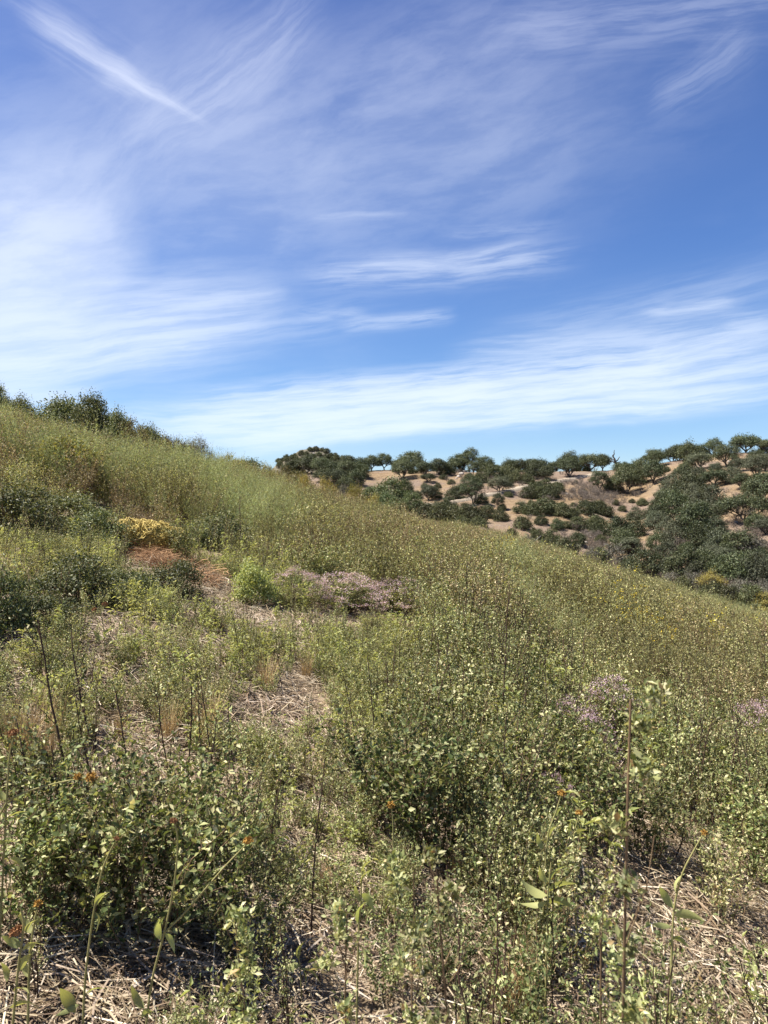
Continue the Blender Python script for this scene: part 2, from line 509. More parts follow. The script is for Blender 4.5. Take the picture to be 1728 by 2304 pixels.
tm = g.mesh('trail', M['trail']); link('trail', tm, kind='structure')

# ------------------------------------------------------------------ plant generators (library meshes)
def fan(r, n, H, base_r, lean, seg=6, wob=.06, arch=.5):
    """n curved stems from a small base"""
    out = []
    for k in range(n):
        a = r.uniform(0, 2 * math.pi); b = base_r * math.sqrt(r.uniform())
        h = H * r.uniform(.65, 1.05); ln = lean * r.uniform(.15, 1.0)
        t = np.linspace(0, 1, seg + 1)
        rad = b + h * math.tan(ln) * (t * (1 - arch) + arch * t * t) * .8
        ph = a + r.uniform(-.4, .4) + .5 * (t - .3) * r.uniform(-1, 1)
        P = np.stack([rad * np.cos(ph), rad * np.sin(ph), h * t], -1)
        P[1:] += r.normal(size=(seg, 3)) * wob * h / seg * np.array([1, 1, .4])
        out.append(P)
    return out


def along(P, t):
    f = t * (len(P) - 1); i = min(int(f), len(P) - 2); return P[i] + (P[i + 1] - P[i]) * (f - i), nrm(P[i + 1] - P[i])


def twigs(r, stems, n, l0, l1, t0=.25, up=.5, seg=3):
    out = []
    for P in stems:
        for _ in range(n):
            p, T = along(P, r.uniform(t0, .98))
            d = nrm(T * .5 + rdir(r, 1)[0] * .9 + np.array([0, 0, up]))
            L = r.uniform(l0, l1); t = np.linspace(0, 1, seg + 1)[:, None]
            Q = p + d * L * t + np.array([0, 0, 1]) * (t ** 2) * L * .25 + r.normal(size=(seg + 1, 3)) * L * .05 * t
            out.append(Q)
    return out


def leaf_pts(r, paths, per_m, t0=0.0, bias=1.0):
    P = []; T = []
    for Q in paths:
        L = np.linalg.norm(np.diff(Q, axis=0), axis=1).sum()
        n = r.poisson(L * per_m)
        for t in t0 + (1 - t0) * r.uniform(size=n) ** bias:
            p, d = along(Q, t); P.append(p); T.append(d)
    return np.array(P).reshape(-1, 3), np.array(T).reshape(-1, 3)


def put_leaves(r, g, P, T, l0, l1, ratio=.5, out=.9, up=.6, jit=.004, **kw):
    n = len(P)
    if n == 0: return
    D = nrm(T * .4 + rdir(r, n) * out + np.array([0, 0, .15]))
    N = nrm(rdir(r, n) * .7 + np.array([0, 0, up]))
    L = r.uniform(l0, l1, n)
    g.leaves(P + r.normal(size=(n, 3)) * jit, D, N, L, L * ratio * r.uniform(.7, 1.2, n), **kw)


def stem_mesh(name, stems, tw, r0, mat, rt=.4):
    g = G()
    for P in stems: g.tube(P, np.linspace(r0, r0 * rt, len(P)))
    for P in tw: g.tube(P, np.linspace(r0 * .45, r0 * .22, len(P)))
    return g.mesh(name, mat)


def make_leafy(seed, dark=False, H=.72, n=11):
    r = np.random.default_rng(seed)
    st = fan(r, n, H, .10, .62)
    tw = twigs(r, st, 6, .08, .22, .2)
    g = G()
    P, T = leaf_pts(r, st, 60, .1); put_leaves(r, g, P, T, .014, .032, .55)
    P, T = leaf_pts(r, tw, 95, .1); put_leaves(r, g, P, T, .008, .034, .55)
    return [('stem', stem_mesh('stem', st, tw, .0032, M['stem_brown']), None),
            ('foliage', g.mesh('foliage', M['weed_dark' if dark else 'weed']), 'stuff')]


def make_wand(seed, H=1.1, n=2, dark=True):
    r = np.random.default_rng(seed)
    st = fan(r, n, H, .03, .22, 8, .05)
    tw = twigs(r, st, 9, .04, .13, .3, .7)
    g = G()
    P, T = leaf_pts(r, st, 30, .4, .7); put_leaves(r, g, P, T, .010, .022, .5)
    P, T = leaf_pts(r, tw, 110, .3); put_leaves(r, g, P, T, .009, .021, .55, jit=.006)
    return [('stem', stem_mesh('stem', st, tw, .0058, M['stem_dark' if dark else 'stem_brown'], .45), None),
            ('foliage', g.mesh('foliage', M['weed']), 'stuff')]


def make_olive(seed, H=.95, n=13, mat='olive'):
    r = np.random.default_rng(seed)
    st = fan(r, n, H, .16, .36)
    tw = twigs(r, st, 6, .10, .30, .25, .8)
    g = G()
    P, T = leaf_pts(r, st, 26, .2); put_leaves(r, g, P, T, .016, .038, .5)
    P, T = leaf_pts(r, tw, 44, .15); put_leaves(r, g, P, T, .014, .036, .5)
    return [('stem', stem_mesh('stem', st, tw, .0034, M['stem_brown']), None),
            ('foliage', g.mesh('foliage', M[mat]), 'stuff')]


def make_feather(seed, H=.95, n=16):
    r = np.random.default_rng(seed)
    st = fan(r, n, H, .14, .42, 6, .05, .7)
    tw = twigs(r, st, 5, .12, .32, .25, .8)
    g = G()
    P, T = leaf_pts(r, st, 32, .15); put_leaves(r, g, P, T, .025, .055, .14, .7)
    P, T = leaf_pts(r, tw, 50, .1); put_leaves(r, g, P, T, .020, .045, .16, .7)
    return [('stem', stem_mesh('stem', st, tw, .003, M['stem_green']), None),
            ('foliage', g.mesh('foliage', M['feather']), 'stuff')]


def make_broad(seed, H=.45, n=5, mat='sun_leaf'):
    """soft broad-leaved weed with pointed leaves in pairs"""
    r = np.random.default_rng(seed)
    st = fan(r, n, H, .07, .55, 5, .08)
    tw = twigs(r, st, 2, .06, .14, .3)
    g = G()
    P, T = leaf_pts(r, st + tw, 38, .1)
    n_ = len(P); D = nrm(T * .35 + rdir(r, n_) * .9); N = nrm(rdir(r, n_) * .5 + np.array([0, 0, 1]))
    L = r.uniform(.028, .062, n_)
    g.leaves(P, D, N, L, L * r.uniform(.26, .38, n_), .3, .4, .25)
    return [('stem', stem_mesh('stem', st, tw, .0028, M['stem_green']), None),
            ('foliage', g.mesh('foliage', M[mat]), 'stuff')]


def make_bush(seed, mat, leaf=.03, nleaf=5000, hr=.65, lobes=11, stem='stem_brown', low=.12, open_=.0, ratio=.5):
    """shrub of width 1: leaf lobes carried by branches down to the ground"""
    r = np.random.default_rng(seed)
    C = []
    for k in range(lobes):
        a = k * 2.39996 + r.uniform(-.4, .4); q = math.sqrt((k + .5) / lobes) * .36
        z = hr * (.14 + .62 * (1 - (q / .42) ** 2) * r.uniform(.65, 1.15))
        C.append((q * math.cos(a), q * math.sin(a), max(z, .09), r.uniform(.13, .21), r.uniform(.11, .19)))
    for k in range(7):                                      # a skirt of low lobes down to the ground
        a = k * .898 + r.uniform(-.3, .3); C.append((.31 * math.cos(a), .31 * math.sin(a), r.uniform(.08, .13) * hr / .6, r.uniform(.14, .19), r.uniform(.11, .15)))
    g = G(); s = G()
    per = int(nleaf * 1.25) // len(C)
    for (x, y, z, rr, rz) in C:
        d = rdir(r, per); d[:, 2] = np.where(d[:, 2] < -.3, -d[:, 2] * .5, d[:, 2])
        k = r.uniform(size=(per, 1)) ** .45
        bump = 1 + .35 * np.sin(d[:, :1] * 7 + x * 20) * np.sin(d[:, 1:2] * 8 + y * 20)
        P = np.array([x, y, z]) + d * np.array([rr, rr, rz * hr / .65]) * k * bump
        P += r.normal(size=P.shape) * .018
        tuft = r.uniform(size=per) < .16
        P[tuft] += d[tuft] * r.uniform(.02, .09, (tuft.sum(), 1))
        P[:, 2] = np.maximum(P[:, 2], .02)
        N = nrm(d * .9 + rdir(r, per) * .7 + np.array([x, y, .2])); D = nrm(d * .4 + rdir(r, per) * .8)
        L = leaf * r.uniform(.6, 1.3, per)
        g.leaves(P, D, N, L, L * ratio * r.uniform(.8, 1.3, per))
        t = np.linspace(0, 1, 6)[:, None]
        e = np.array([x, y, z + rz * .5]); b = np.array([x * .15, y * .15, -.03])
        Q = b + (e - b) * t + np.array([x, y, 0]) * .25 * np.sin(t * math.pi) + r.normal(size=(6, 3)) * .01
        s.tube(Q, np.linspace(.012, .003, 6), 4)
        for _ in range(5):
            p, T = along(Q, r.uniform(.4, .95)); e2 = p + nrm(T + rdir(r, 1)[0]) * rr * r.uniform(.7, 1.25)
            s.tube(np.array([p, (p + e2) / 2 + r.normal(size=3) * .008, e2]), [.004, .003, .0015])
    return [('stem', s.mesh('stem', M[stem]), None), ('foliage', g.mesh('foliage', M[mat]), 'stuff')]


def make_oak(seed, mat='oak', hr=.78, clumps=17, leaf=.036, nleaf=7200, flat=1.0, lean=0.0, two=True):
    """spreading oak of crown width 1"""
    r = np.random.default_rng(seed)
    s = G(); g = G()
    forks = []
    nb = 3 if two else 2
    a0 = r.uniform(0, 6.28)
    fork = np.array([lean * .25, 0, hr * r.uniform(.10, .17)])
    t = np.linspace(0, 1, 6)[:, None]
    P = np.array([0, 0, -.06]) + (fork - np.array([0, 0, -.06])) * t + r.normal(size=(6, 3)) * .006
    s.tube(P, np.linspace(.036, .026, 6), 7)
    for k in range(nb):
        a = a0 + k * 6.28 / nb + r.uniform(-.4, .4)
        e = fork + np.array([math.cos(a) * .16, math.sin(a) * .16, hr * r.uniform(.18, .30)])
        Q = fork + (e - fork) * t + r.normal(size=(6, 3)) * .012 * t
        s.tube(Q, np.linspace(.024, .014, 6), 5); forks.append(Q)
    per = nleaf // clumps
    for k in range(clumps):
        a = k * 2.39996 + r.uniform(-.5, .5); sz = -.25 + 1.2 * ((k + .5) / clumps) ** .85
        sz = min(max(sz + r.uniform(-.1, .1), -.3), .96); q = math.sqrt(max(1 - sz * sz, .02)) * .36 * r.uniform(.72, 1.16)
        rr = r.uniform(.12, .20); rz = rr * r.uniform(.65, .95)
        c = np.array([q * math.cos(a) + lean * max(sz, 0) * .6, q * math.sin(a), hr * (.47 + .36 * flat * sz) * r.uniform(.9, 1.06)])
        Q0 = forks[int(np.argmin([np.linalg.norm(f[-1] - c) for f in forks]))]
        st, _ = along(Q0, r.uniform(.5, .98)); mid = (st + c) / 2 + np.array([0, 0, -.03]) + r.normal(size=3) * .025
        tt_ = np.linspace(0, 1, 6)[:, None]
        B = (1 - tt_) ** 2 * st + 2 * tt_ * (1 - tt_) * mid + tt_ ** 2 * c
        s.tube(B, np.linspace(.012, .004, 6), 4)
        for _ in range(4):
            e = c + rdir(r, 1)[0] * np.array([rr, rr, rz]) * .9
            s.tube(np.array([B[3], (B[3] + e) / 2 + r.normal(size=3) * .01, e]), [.005, .0035, .002])
        d = rdir(r, per); low = d[:, 2] < -.45; d[low, 2] *= -.6; d = nrm(d)
        kk = r.uniform(size=(per, 1)) ** .4
        bump = 1 + .45 * np.sin(d[:, :1] * 6 + k) * np.sin(d[:, 1:2] * 7 + 2 * k)
        X = c + d * np.array([rr, rr, rz]) * kk * bump + r.normal(size=(per, 3)) * .012
        N = nrm(d * 1.2 + rdir(r, per) * .55 + np.array([0, 0, .25]) + nrm(c - np.array([0, 0, hr * .45])) * .6); D = nrm(rdir(r, per) + d * .3)
        L = leaf * r.uniform(.5, 1.2, per)
        g.leaves(X, D, N, L, L * .6 * r.uniform(.7, 1.3, per))
    return [('trunk', s.mesh('trunk', M['bark']), None), ('crown', g.mesh('crown', M[mat]), 'stuff')]


def make_brush(seed, n=60, H=.6):
    """bare grey dry brush"""
    r = np.random.default_rng(seed)
    g = G(); st = fan(r, n // 3, H, .25, .9, 4); tw = twigs(r, st, 4, .1, .3, .2)
    for P in st: g.tube(P, np.linspace(.010, .004, len(P)))
    for P in tw: g.tube(P, np.linspace(.005, .002, len(P)))
    P, T = leaf_pts(r, tw, 25); put_leaves(r, g, P, T, .03, .06, .4)
    return g.mesh('dry_brush', M['dry_twig'])


LIB = {
    'O': [make_oak(100 + k, 'oak', .76 + .06 * (k % 4), 22 + 2 * (k % 4), lean=(-.15, 0, .12, .05)[k % 4], flat=(1, .75, 1.1)[k % 3]) for k in range(7)],
    'F': [make_oak(130 + k, 'oak', .66, 18, flat=.6, lean=.1) for k in range(2)],
    'T': [make_oak(140 + k, 'oak', 1.15, 24, flat=1.15, two=False) for k in range(3)],
    'B': [make_bush(160 + k, 'oak', .042, 4400, .78, 15, 'bark') for k in range(5)],
    'K': [make_bush(170 + k, 'oak_grey', .040, 4600, .76, 15, 'bark') for k in range(3)] + [make_oak(175 + k, 'oak_grey', .8, 22) for k in range(2)],
    'L': [make_bush(180 + k, 'oak_green', .042, 4600, .76, 15, 'bark') for k in range(3)],
    'S': [make_bush(200 + k, 'chap', .045, 3400, .55, 12, 'bark') for k in range(5)],
    'G': [make_bush(220 + k, 'gray', .045, 2200, .55, 12, 'dry_twig') for k in range(3)],
    'Y': [make_bush(230 + k, 'bush_yellow', .035, 2600, .55, 11) for k in range(2)],
}
RNG = np.random.default_rng(5)

# ------------------------------------------------------------------ far hill: every tree and shrub by where its foot stands in the photo
# kind, foot x, foot y, width px [, label]
ZONES = {
    'grove': ('dark oak in the dense grove below the rocky knoll', 'oaks in the grove below the knoll'),
    'ridge': ('dark oak standing on the skyline of the dry ridge', 'oaks along the skyline ridge'),
    'mid': ('dark oak on the tan slope just below the ridge', 'oaks below the ridge'),
    'trail': ('dark oak beside the pale dirt trail', 'oaks beside the trail'),
    'spur': ('oak in the dense wood on the right hand spur', 'oaks on the right spur'),
    'low': ('dull green tree in the ravine below the spur wood', 'trees in the ravine'),
}
FAR = [
    # grove below the knoll
    *[('O', x, y, w, 'grove') for x, y, w in [(648, 1066, 30), (672, 1066, 32), (700, 1066, 34), (728, 1066, 34), (757, 1064, 36), (785, 1055, 42), (812, 1054, 44), (838, 1056, 44),
      (660, 1066, 42), (690, 1068, 46), (722, 1068, 46), (752, 1070, 46), (780, 1076, 48), (810, 1074, 48), (728, 1086, 46), (762, 1088, 46), (798, 1092, 50), (742, 1100, 44), (775, 1104, 44)]],
    ('O', 864, 1056, 44, 'mid'), ('O', 905, 1078, 52, 'umbrella shaped oak with its trunk showing against bare tan ground'),
    ('L', 833, 1124, 46, 'light green rounded tree left of the biggest round green tree'),
    ('L', 876, 1132, 82, 'biggest round green tree, at the foot of the grove'),
    ('B', 910, 1108, 46, 'blackish green bushy oak left of a tan clearing'),
    ('L', 927, 1148, 58, 'dense bright green round bush where the trail starts'), ('L', 866, 1156, 56, 'light green bush tucked below the biggest round tree'),
    # skyline
    ('O', 925, 1042, 60, 'tall dark oak on the skyline beside a bare leaning snag'), ('O', 900, 1042, 40, 'ridge'), ('S', 981, 1026, 16, 'tiny lone shrub on the skyline right of the snag'), ('S', 998, 1028, 16, 'small round shrub on the skyline beside a lone tiny shrub'),
    ('O', 1025, 1034, 46, 'ridge'), ('T', 1056, 1031, 44, 'tallest oak of the central skyline clump with a pointed top'), ('O', 1090, 1027, 46, 'ridge'), ('O', 1118, 1028, 28, 'ridge'),
    ('O', 1160, 1024, 36, 'ridge'), ('O', 1186, 1027, 40, 'ridge'), ('O', 1216, 1030, 48, 'ridge'), ('O', 1248, 1030, 46, 'ridge'), ('O', 1276, 1032, 52, 'ridge'), ('O', 1306, 1036, 48, 'ridge'), ('O', 1330, 1040, 58, 'broad tall oak at the right end of the long skyline row'),
    ('O', 1356, 1036, 44, 'last oak of the skyline row with a limb reaching right'), ('S', 1408, 1030, 12, 'tiny shrub on the skyline in the gap between oaks'),
    ('F', 1470, 1014, 56, 'lone flat topped oak on the skyline right of the gap'), ('O', 1512, 1022, 50, 'ridge'), ('O', 1530, 1016, 56, 'ridge'), ('O', 1576, 1000, 48, 'ridge'), ('O', 1602, 1006, 44, 'ridge'),
    ('F', 1680, 1012, 70, 'wide oak with a forked trunk near the top of the right skyline'), ('B', 1726, 990, 36, 'low dark bush at the upper right end of the skyline'),
    # below the ridge
    ('O', 940, 1064, 44, 'mid'), ('O', 958, 1070, 46, 'mid'), ('O', 987, 1068, 46, 'dark oak with a thin forked trunk above a grassy clearing'), ('O', 1004, 1068, 42, 'mid'), ('O', 1036, 1050, 54, 'mid'), ('T', 1066, 1072, 30, 'narrow grey green oak left of a grassy slope'),
    ('O', 1147, 1048, 44, 'mid'), ('O', 1166, 1054, 34, 'mid'), ('O', 1204, 1040, 28, 'mid'), ('O', 1206, 1074, 54, 'mid'), ('O', 1228, 1080, 42, 'mid'), ('O', 1281, 1074, 56, 'spreading oak with a pale trunk and a wide shadow above the trail'),
    ('S', 1095, 1062, 40, 'mid_s'), ('S', 1110, 1074, 46, 'mid_s'), ('S', 1140, 1072, 44, 'mid_s'), ('S', 1165, 1084, 46, 'mid_s'), ('S', 1138, 1092, 40, 'mid_s'), ('S', 1082, 1086, 36, 'mid_s'), ('S', 997, 1078, 22, 'mid_s'), ('S', 1055, 1080, 26, 'mid_s'), ('S', 1187, 1088, 34, 'mid_s'),
    # along the trail
    ('B', 1023, 1125, 46, 'trail'), ('T', 1064, 1138, 54, 'tall dark oak hiding a stretch of the trail'), ('O', 1124, 1110, 50, 'trail'), ('T', 1121, 1147, 30, 'narrow dark tree just below the trail'), ('B', 964, 1126, 42, 'trail'), ('B', 980, 1122, 34, 'trail'), ('B', 1045, 1108, 44, 'trail'),
    ('S', 965, 1104, 22, 'trail_s'), ('S', 956, 1097, 18, 'trail_s'), ('O', 963, 1086, 30, 'trail'), ('S', 1083, 1132, 34, 'trail_s'), ('S', 1144, 1118, 22, 'trail_s'), ('S', 1008, 1148, 44, 'trail_s'), ('S', 985, 1152, 40, 'trail_s'),
    *[('S', x, y, w, 'band') for x, y, w in [(958, 1164, 54), (992, 1170, 62), (1025, 1172, 60), (1064, 1176, 66), (1095, 1164, 46), (1045, 1158, 46), (1078, 1190, 44), (1040, 1190, 44)]],
    ('S', 1127, 1173, 40, 'round topped shrub on a short stem above its own shadow'),
    *[('S', x, y, w, 'clump') for x, y, w in [(1190, 1120, 42), (1215, 1122, 46), (1240, 1120, 44), (1255, 1107, 36), (1226, 1102, 42), (1204, 1108, 38)]],
    ('S', 1195, 1135, 17, 'small dark conical shrub at the foot of the shrub clump'), ('S', 1229, 1128, 20, 'flat'), ('S', 1241, 1134, 14, 'flat'), ('S', 1265, 1137, 15, 'small round bush alone on the tan flat'),
    ('S', 1316, 1110, 14, 'flat'), ('S', 1296, 1088, 12, 'flat'), ('S', 1422, 1132, 16, 'flat'), ('S', 1447, 1138, 24, 'flat'),
    *[('S', x, y, w, 'thicket') for x, y, w in [(1174, 1154, 42), (1196, 1158, 40), (1219, 1156, 52), (1243, 1150, 40), (1264, 1162, 54), (1287, 1166, 42), (1320, 1156, 52), (1345, 1154, 40), (1362, 1160, 44)]],
    ('S', 1175, 1190, 48, 'dark round shrub standing alone on orange ground'), ('S', 1218, 1180, 34, 'below'), ('B', 1254, 1192, 34, 'below'), ('S', 1272, 1188, 30, 'below'), ('S', 1302, 1190, 50, 'below'), ('S', 1339, 1188, 52, 'below'), ('S', 1342, 1204, 40, 'below'),
    ('B', 1393, 1212, 78, 'large dark rounded oak bush at the head of the ravine'), ('B', 1301, 1226, 40, 'below'), ('S', 1239, 1220, 46, 'foot'), ('S', 1208, 1212, 32, 'foot'), ('G', 1185, 1228, 42, 'greyish shrub at the near edge of the tan flat'), ('S', 1231, 1240, 48, 'foot'), ('S', 1273, 1248, 62, 'foot'), ('S', 1352, 1222, 30, 'below'),
    ('B', 1402, 1238, 64, 'grey green bushy tree beside an orange dirt strip'), ('B', 1350, 1262, 50, 'foot'), ('G', 1378, 1266, 72, 'pale grey sage bush at the bottom of the dirt strip'), ('G', 1330, 1262, 44, 'grey_s'),
    # right of the gap, around the big dark clump
    ('T', 1350, 1106, 44, 'tall blackish oak at the left end of the big dark clump'), ('O', 1381, 1106, 50, 'clump_o'), ('O', 1410, 1112, 62, 'clump_o'), ('O', 1437, 1090, 54, 'clump_o'), ('O', 1470, 1088, 56, 'clump_o'), ('O', 1476, 1050, 46, 'clump_o'), ('O', 1440, 1062, 48, 'clump_o'), ('O', 1405, 1072, 48, 'clump_o'),
    # the spur
    *[('O', x, y, w, 'spur') for x, y, w in [(1552, 1036, 58), (1574, 1056, 58), (1606, 1094, 62), (1645, 1086, 52), (1667, 1100, 44), (1700, 1074, 62), (1726, 1020, 44), (1512, 1110, 60), (1550, 1114, 72), (1596, 1148, 82), (1522, 1160, 72),
      (1578, 1186, 84), (1476, 1178, 62), (1570, 1084, 50), (1535, 1084, 46), (1722, 1060, 50), (1500, 1140, 56), (1560, 1135, 60)]],
    ('O', 1633, 1050, 58, 'oak with a short trunk standing alone on a golden slope'), ('O', 1724, 1140, 96, 'oak cut by the right edge of the photo with a thick trunk'), ('B', 1616, 1158, 44, 'blackish bush beside a pink dirt track'), ('O', 1676, 1176, 100, 'wide open oak with dark limbs right of the pink dirt track'),
    ('S', 1444, 1136, 24, 'flat'), ('S', 1526, 1063, 14, 'flat'),
    *[('B', x, y, w, 'fill') for x, y, w in [(1545, 1062, 40), (1610, 1066, 34), (1685, 1110, 40), (1500, 1200, 50), (1540, 1190, 50), (1610, 1200, 56), (1700, 1190, 50), (1610, 1262, 50), (1545, 1250, 50), (1510, 1290, 54), (1620, 1300, 70), (1728, 1300, 60), (1680, 1280, 60), (1430, 1170, 40), (1480, 1150, 44), (1570, 1110, 50), (1700, 1040, 40), (1660, 1060, 36), (1420, 1290, 50)]],
    *[('S', x, y, w, 'edge') for x, y, w in [(1692, 1364, 74), (1600, 1346, 64), (1540, 1332, 54), (1640, 1356, 60)]], ('G', 1655, 1350, 60, 'grey_s'), ('Y', 1726, 1372, 64, 'yellowish shrub at the right edge just beyond the weed line'), ('G', 1720, 1356, 50, 'grey_s'),
    *[('S', x, y, w, 'gully') for x, y, w in [(1300, 1060, 18), (1320, 1052, 16), (1240, 1052, 18), (1186, 1042, 22), (1100, 1044, 18), (1080, 1050, 18), (1440, 1040, 14), (1500, 1062, 18), (1130, 1148, 22), (1320, 1138, 20), (1400, 1150, 22), (1420, 1170, 24), (1385, 1136, 18), (1150, 1205, 26), (1200, 1200, 20), (1290, 1140, 16), (890, 1062, 18), (924, 1066, 16), (1016, 1090, 20), (985, 1098, 18), (940, 1120, 24)]],
    *[('B', x, y, w, 'low') for x, y, w in [(1475, 1188, 62), (1427, 1208, 58), (1418, 1248, 54), (1566, 1204, 96), (1524, 1222, 74), (1582, 1238, 82), (1616, 1244, 72), (1663, 1246, 84), (1722, 1202, 56), (1543, 1298, 92), (1568, 1302, 62), (1582, 1282, 62), (1630, 1270, 56), (1659, 1308, 92), (1697, 1314, 92), (1717, 1278, 64), (1500, 1262, 60), (1480, 1236, 54)]],
    ('B', 1456, 1300, 96, 'big bushy tree with bleached branches at its foot'), ('G', 1693, 1240, 60, 'grey_s'), ('Y', 1601, 1324, 66, 'yellowish shrub in front of the ravine trees'), ('G', 1558, 1324, 64, 'grey_s'), ('G', 1668, 1338, 56, 'grey_s'), ('G', 1712, 1340, 60, 'grey_s'), ('G', 1510, 1318, 52, 'grey_s'), ('G', 1620, 1290, 40, 'grey_s'),
]
SHZ = {
    'mid_s': ('low dark chaparral shrub among the oaks below the ridge', 'shrubs below the ridge'),
    'trail_s': ('low dark shrub growing near the pale trail', 'shrubs near the trail'),
    'band': ('dense dark shrub in the thick band between trail and weeds', 'shrubs in the band below the trail'),
    'clump': ('dark shrub in the tight clump right of the trail', 'shrubs in the clump right of the trail'),
    'flat': ('tiny dark shrub scattered on bare tan ground', 'tiny shrubs on bare ground'),
    'thicket': ('dark shrub in the long thicket across the tan flat', 'shrubs of the long thicket'),
    'below': ('dark shrub just below the long thicket', 'shrubs below the long thicket'),
    'foot': ('dark shrub at the foot of the far slope behind weeds', 'shrubs at the foot of the far slope'),
    'grey_s': ('grey green sage bush at the edge of the ravine', 'sage bushes by the ravine'),
    'fill': ('bushy oak filling the gaps of the wood on the right spur', 'bushy oaks on the right spur'),
    'edge': ('dark shrub at the lower right just beyond the weed line', 'shrubs beyond the weed line'),
    'gully': ('tiny low shrub between the oaks on dry grass', 'tiny shrubs between the oaks'),
    'clump_o': ('dark oak in the big clump below the skyline gap', 'oaks of the big dark clump'),
}
SHZ.update(ZONES)
cnt = {}
occ = []
for kd, px, py, wpx, lab in FAR:
    x, y, z = hit(px, py, far_z, 92, 262)
    w = wpx * y / FPX * RNG.uniform(1.04, 1.18)
    i = cnt.get(kd, 0); cnt[kd] = i + 1
    lib = LIB['B' if kd == 'O' and lab in ('grove', 'spur', 'clump_o', 'mid', 'ridge') and i % 5 in (1, 3) else kd]
    if lab in ('spur', 'low', 'fill', 'trail') and i % 2: lib = LIB['K']
    tree = kd in 'OFTBL'
    nm = {'O': 'oak_tree', 'F': 'oak_tree', 'T': 'oak_tree', 'B': 'bushy_tree', 'L': 'bushy_tree', 'S': 'shrub', 'G': 'sage_bush', 'Y': 'shrub'}[kd]
    cat = 'tree' if tree else 'shrub'
    grp = None
    if lab in SHZ:
        lab, grp = SHZ[lab]
        if not tree: lab = lab.replace('oak', 'shrub') if 'shrub' not in lab and 'bush' not in lab else lab
    sc = (w, w, w * RNG.uniform(.92, 1.12) * (1.22 if kd in 'SGY' else 1.0))
    plant(nm, lib[i % len(lib)], (x, y, z - (.17 if lab.startswith('dark oak standing on the skyline') else .07) * w), RNG.uniform(0, 6.28), sc, lab, cat, grp)
    occ.append((x, y, w))

# trees on the knoll
for px, py, wpx in [(678, 1024, 17), (698, 1015, 15), (711, 1013, 15), (725, 1015, 13), (735, 1019, 17), (754, 1026, 15), (662, 1030, 16), (645, 1038, 16), (770, 1033, 18), (690, 1024, 14), (745, 1026, 12), (718, 1026, 16), (705, 1032, 18), (668, 1038, 18), (734, 1034, 20), (758, 1036, 20)] + [(RNG.uniform(625, 800), RNG.uniform(1031, 1058), RNG.uniform(11, 18)) for _ in range(48)]:
    x, y, z = hit(px, py, knoll_z, 390, 452)
    w = wpx * y / FPX * 1.15
    plant('shrub', LIB['S'][cnt['S'] % 5], (x, y, z - .05 * w), RNG.uniform(0, 6), (w, w, w * 1.2), 'tiny dark shrub on top of the distant rocky knoll', 'shrub', 'shrubs on the distant knoll')
    cnt['S'] += 1


# rocks
def make_rock(seed):
    r = np.random.default_rng(seed)
    import bmesh
    bm = bmesh.new(); bmesh.ops.create_icosphere(bm, subdivisions=2, radius=.5)
    for v in bm.verts:
        c = np.array(v.co); k = 1 + .45 * (vn(c[0] * 3 + seed, c[1] * 3 + c[2] * 2, seed) - .5) + .25 * (vn(c[2] * 6, c[0] * 6, seed + 1) - .5)
        v.co = Vector(np.round(c * k * np.array([1, .8, .6]) * 6) / 6 * .35 + c * k * np.array([1, .8, .6]) * .65)
    me = bpy.data.meshes.new('rock'); bm.to_mesh(me); bm.free(); me.materials.append(M['rock'])
    return me


ROCKS = [make_rock(300 + k) for k in range(4)]
for k, (px, py, wpx, fn, y0, y1) in enumerate([(1038, 1068, 15, far_z, 95, 262), (1032, 1074, 11, far_z, 95, 262), (1046, 1062, 10, far_z, 95, 262), (1027, 1078, 8, far_z, 95, 262), (1060, 1086, 9, far_z, 95, 262), (1175, 1060, 9, far_z, 95, 262), (1160, 1056, 10, far_z, 95, 262),
        (1262, 1104, 7, far_z, 95, 262), (1275, 1112, 8, far_z, 95, 262), (1285, 1118, 7, far_z, 95, 262), (1292, 1104, 6, far_z, 95, 262), (1307, 1130, 8, far_z, 95, 262), (1330, 1210, 9, far_z, 95, 262), (1318, 1222, 10, far_z, 95, 262), (1345, 1232, 8, far_z, 95, 262), (1382, 1190, 8, far_z, 95, 262),
        (1640, 1040, 8, far_z, 95, 262), (1664, 1022, 9, far_z, 95, 262), (1700, 1130, 10, far_z, 95, 262), (1656, 1176, 12, far_z, 95, 262), (1630, 1226, 10, far_z, 95, 262), (1490, 1256, 10, far_z, 95, 262), (1648, 1254, 7, far_z, 95, 262), (1690, 1306, 8, far_z, 95, 262),
        (704, 1022, 8, knoll_z, 390, 455), (716, 1020, 7, knoll_z, 390, 455), (724, 1026, 9, knoll_z, 390, 455), (676, 1034, 10, knoll_z, 390, 455), (742, 1032, 8, knoll_z, 390, 455)]):
    x, y, z = hit(px, py, fn, y0, y1); w = wpx * y / FPX
    o = link('boulder', ROCKS[k % 4]); o.location = (x, y, z + .08 * w); o.scale = (w, w, w); o.rotation_euler = (RNG.uniform(-.3, .3), RNG.uniform(-.3, .3), RNG.uniform(0, 6))
    if k == 0: tag(o, 'largest pale boulder on the slope left of the grassy clearing', 'boulder')
    elif k < 24: tag(o, 'small pale boulder lying on the dry far slope', 'boulder', 'boulders on the far slope')
    else: tag(o, 'grey boulder on the distant rocky knoll', 'boulder', 'boulders on the knoll')


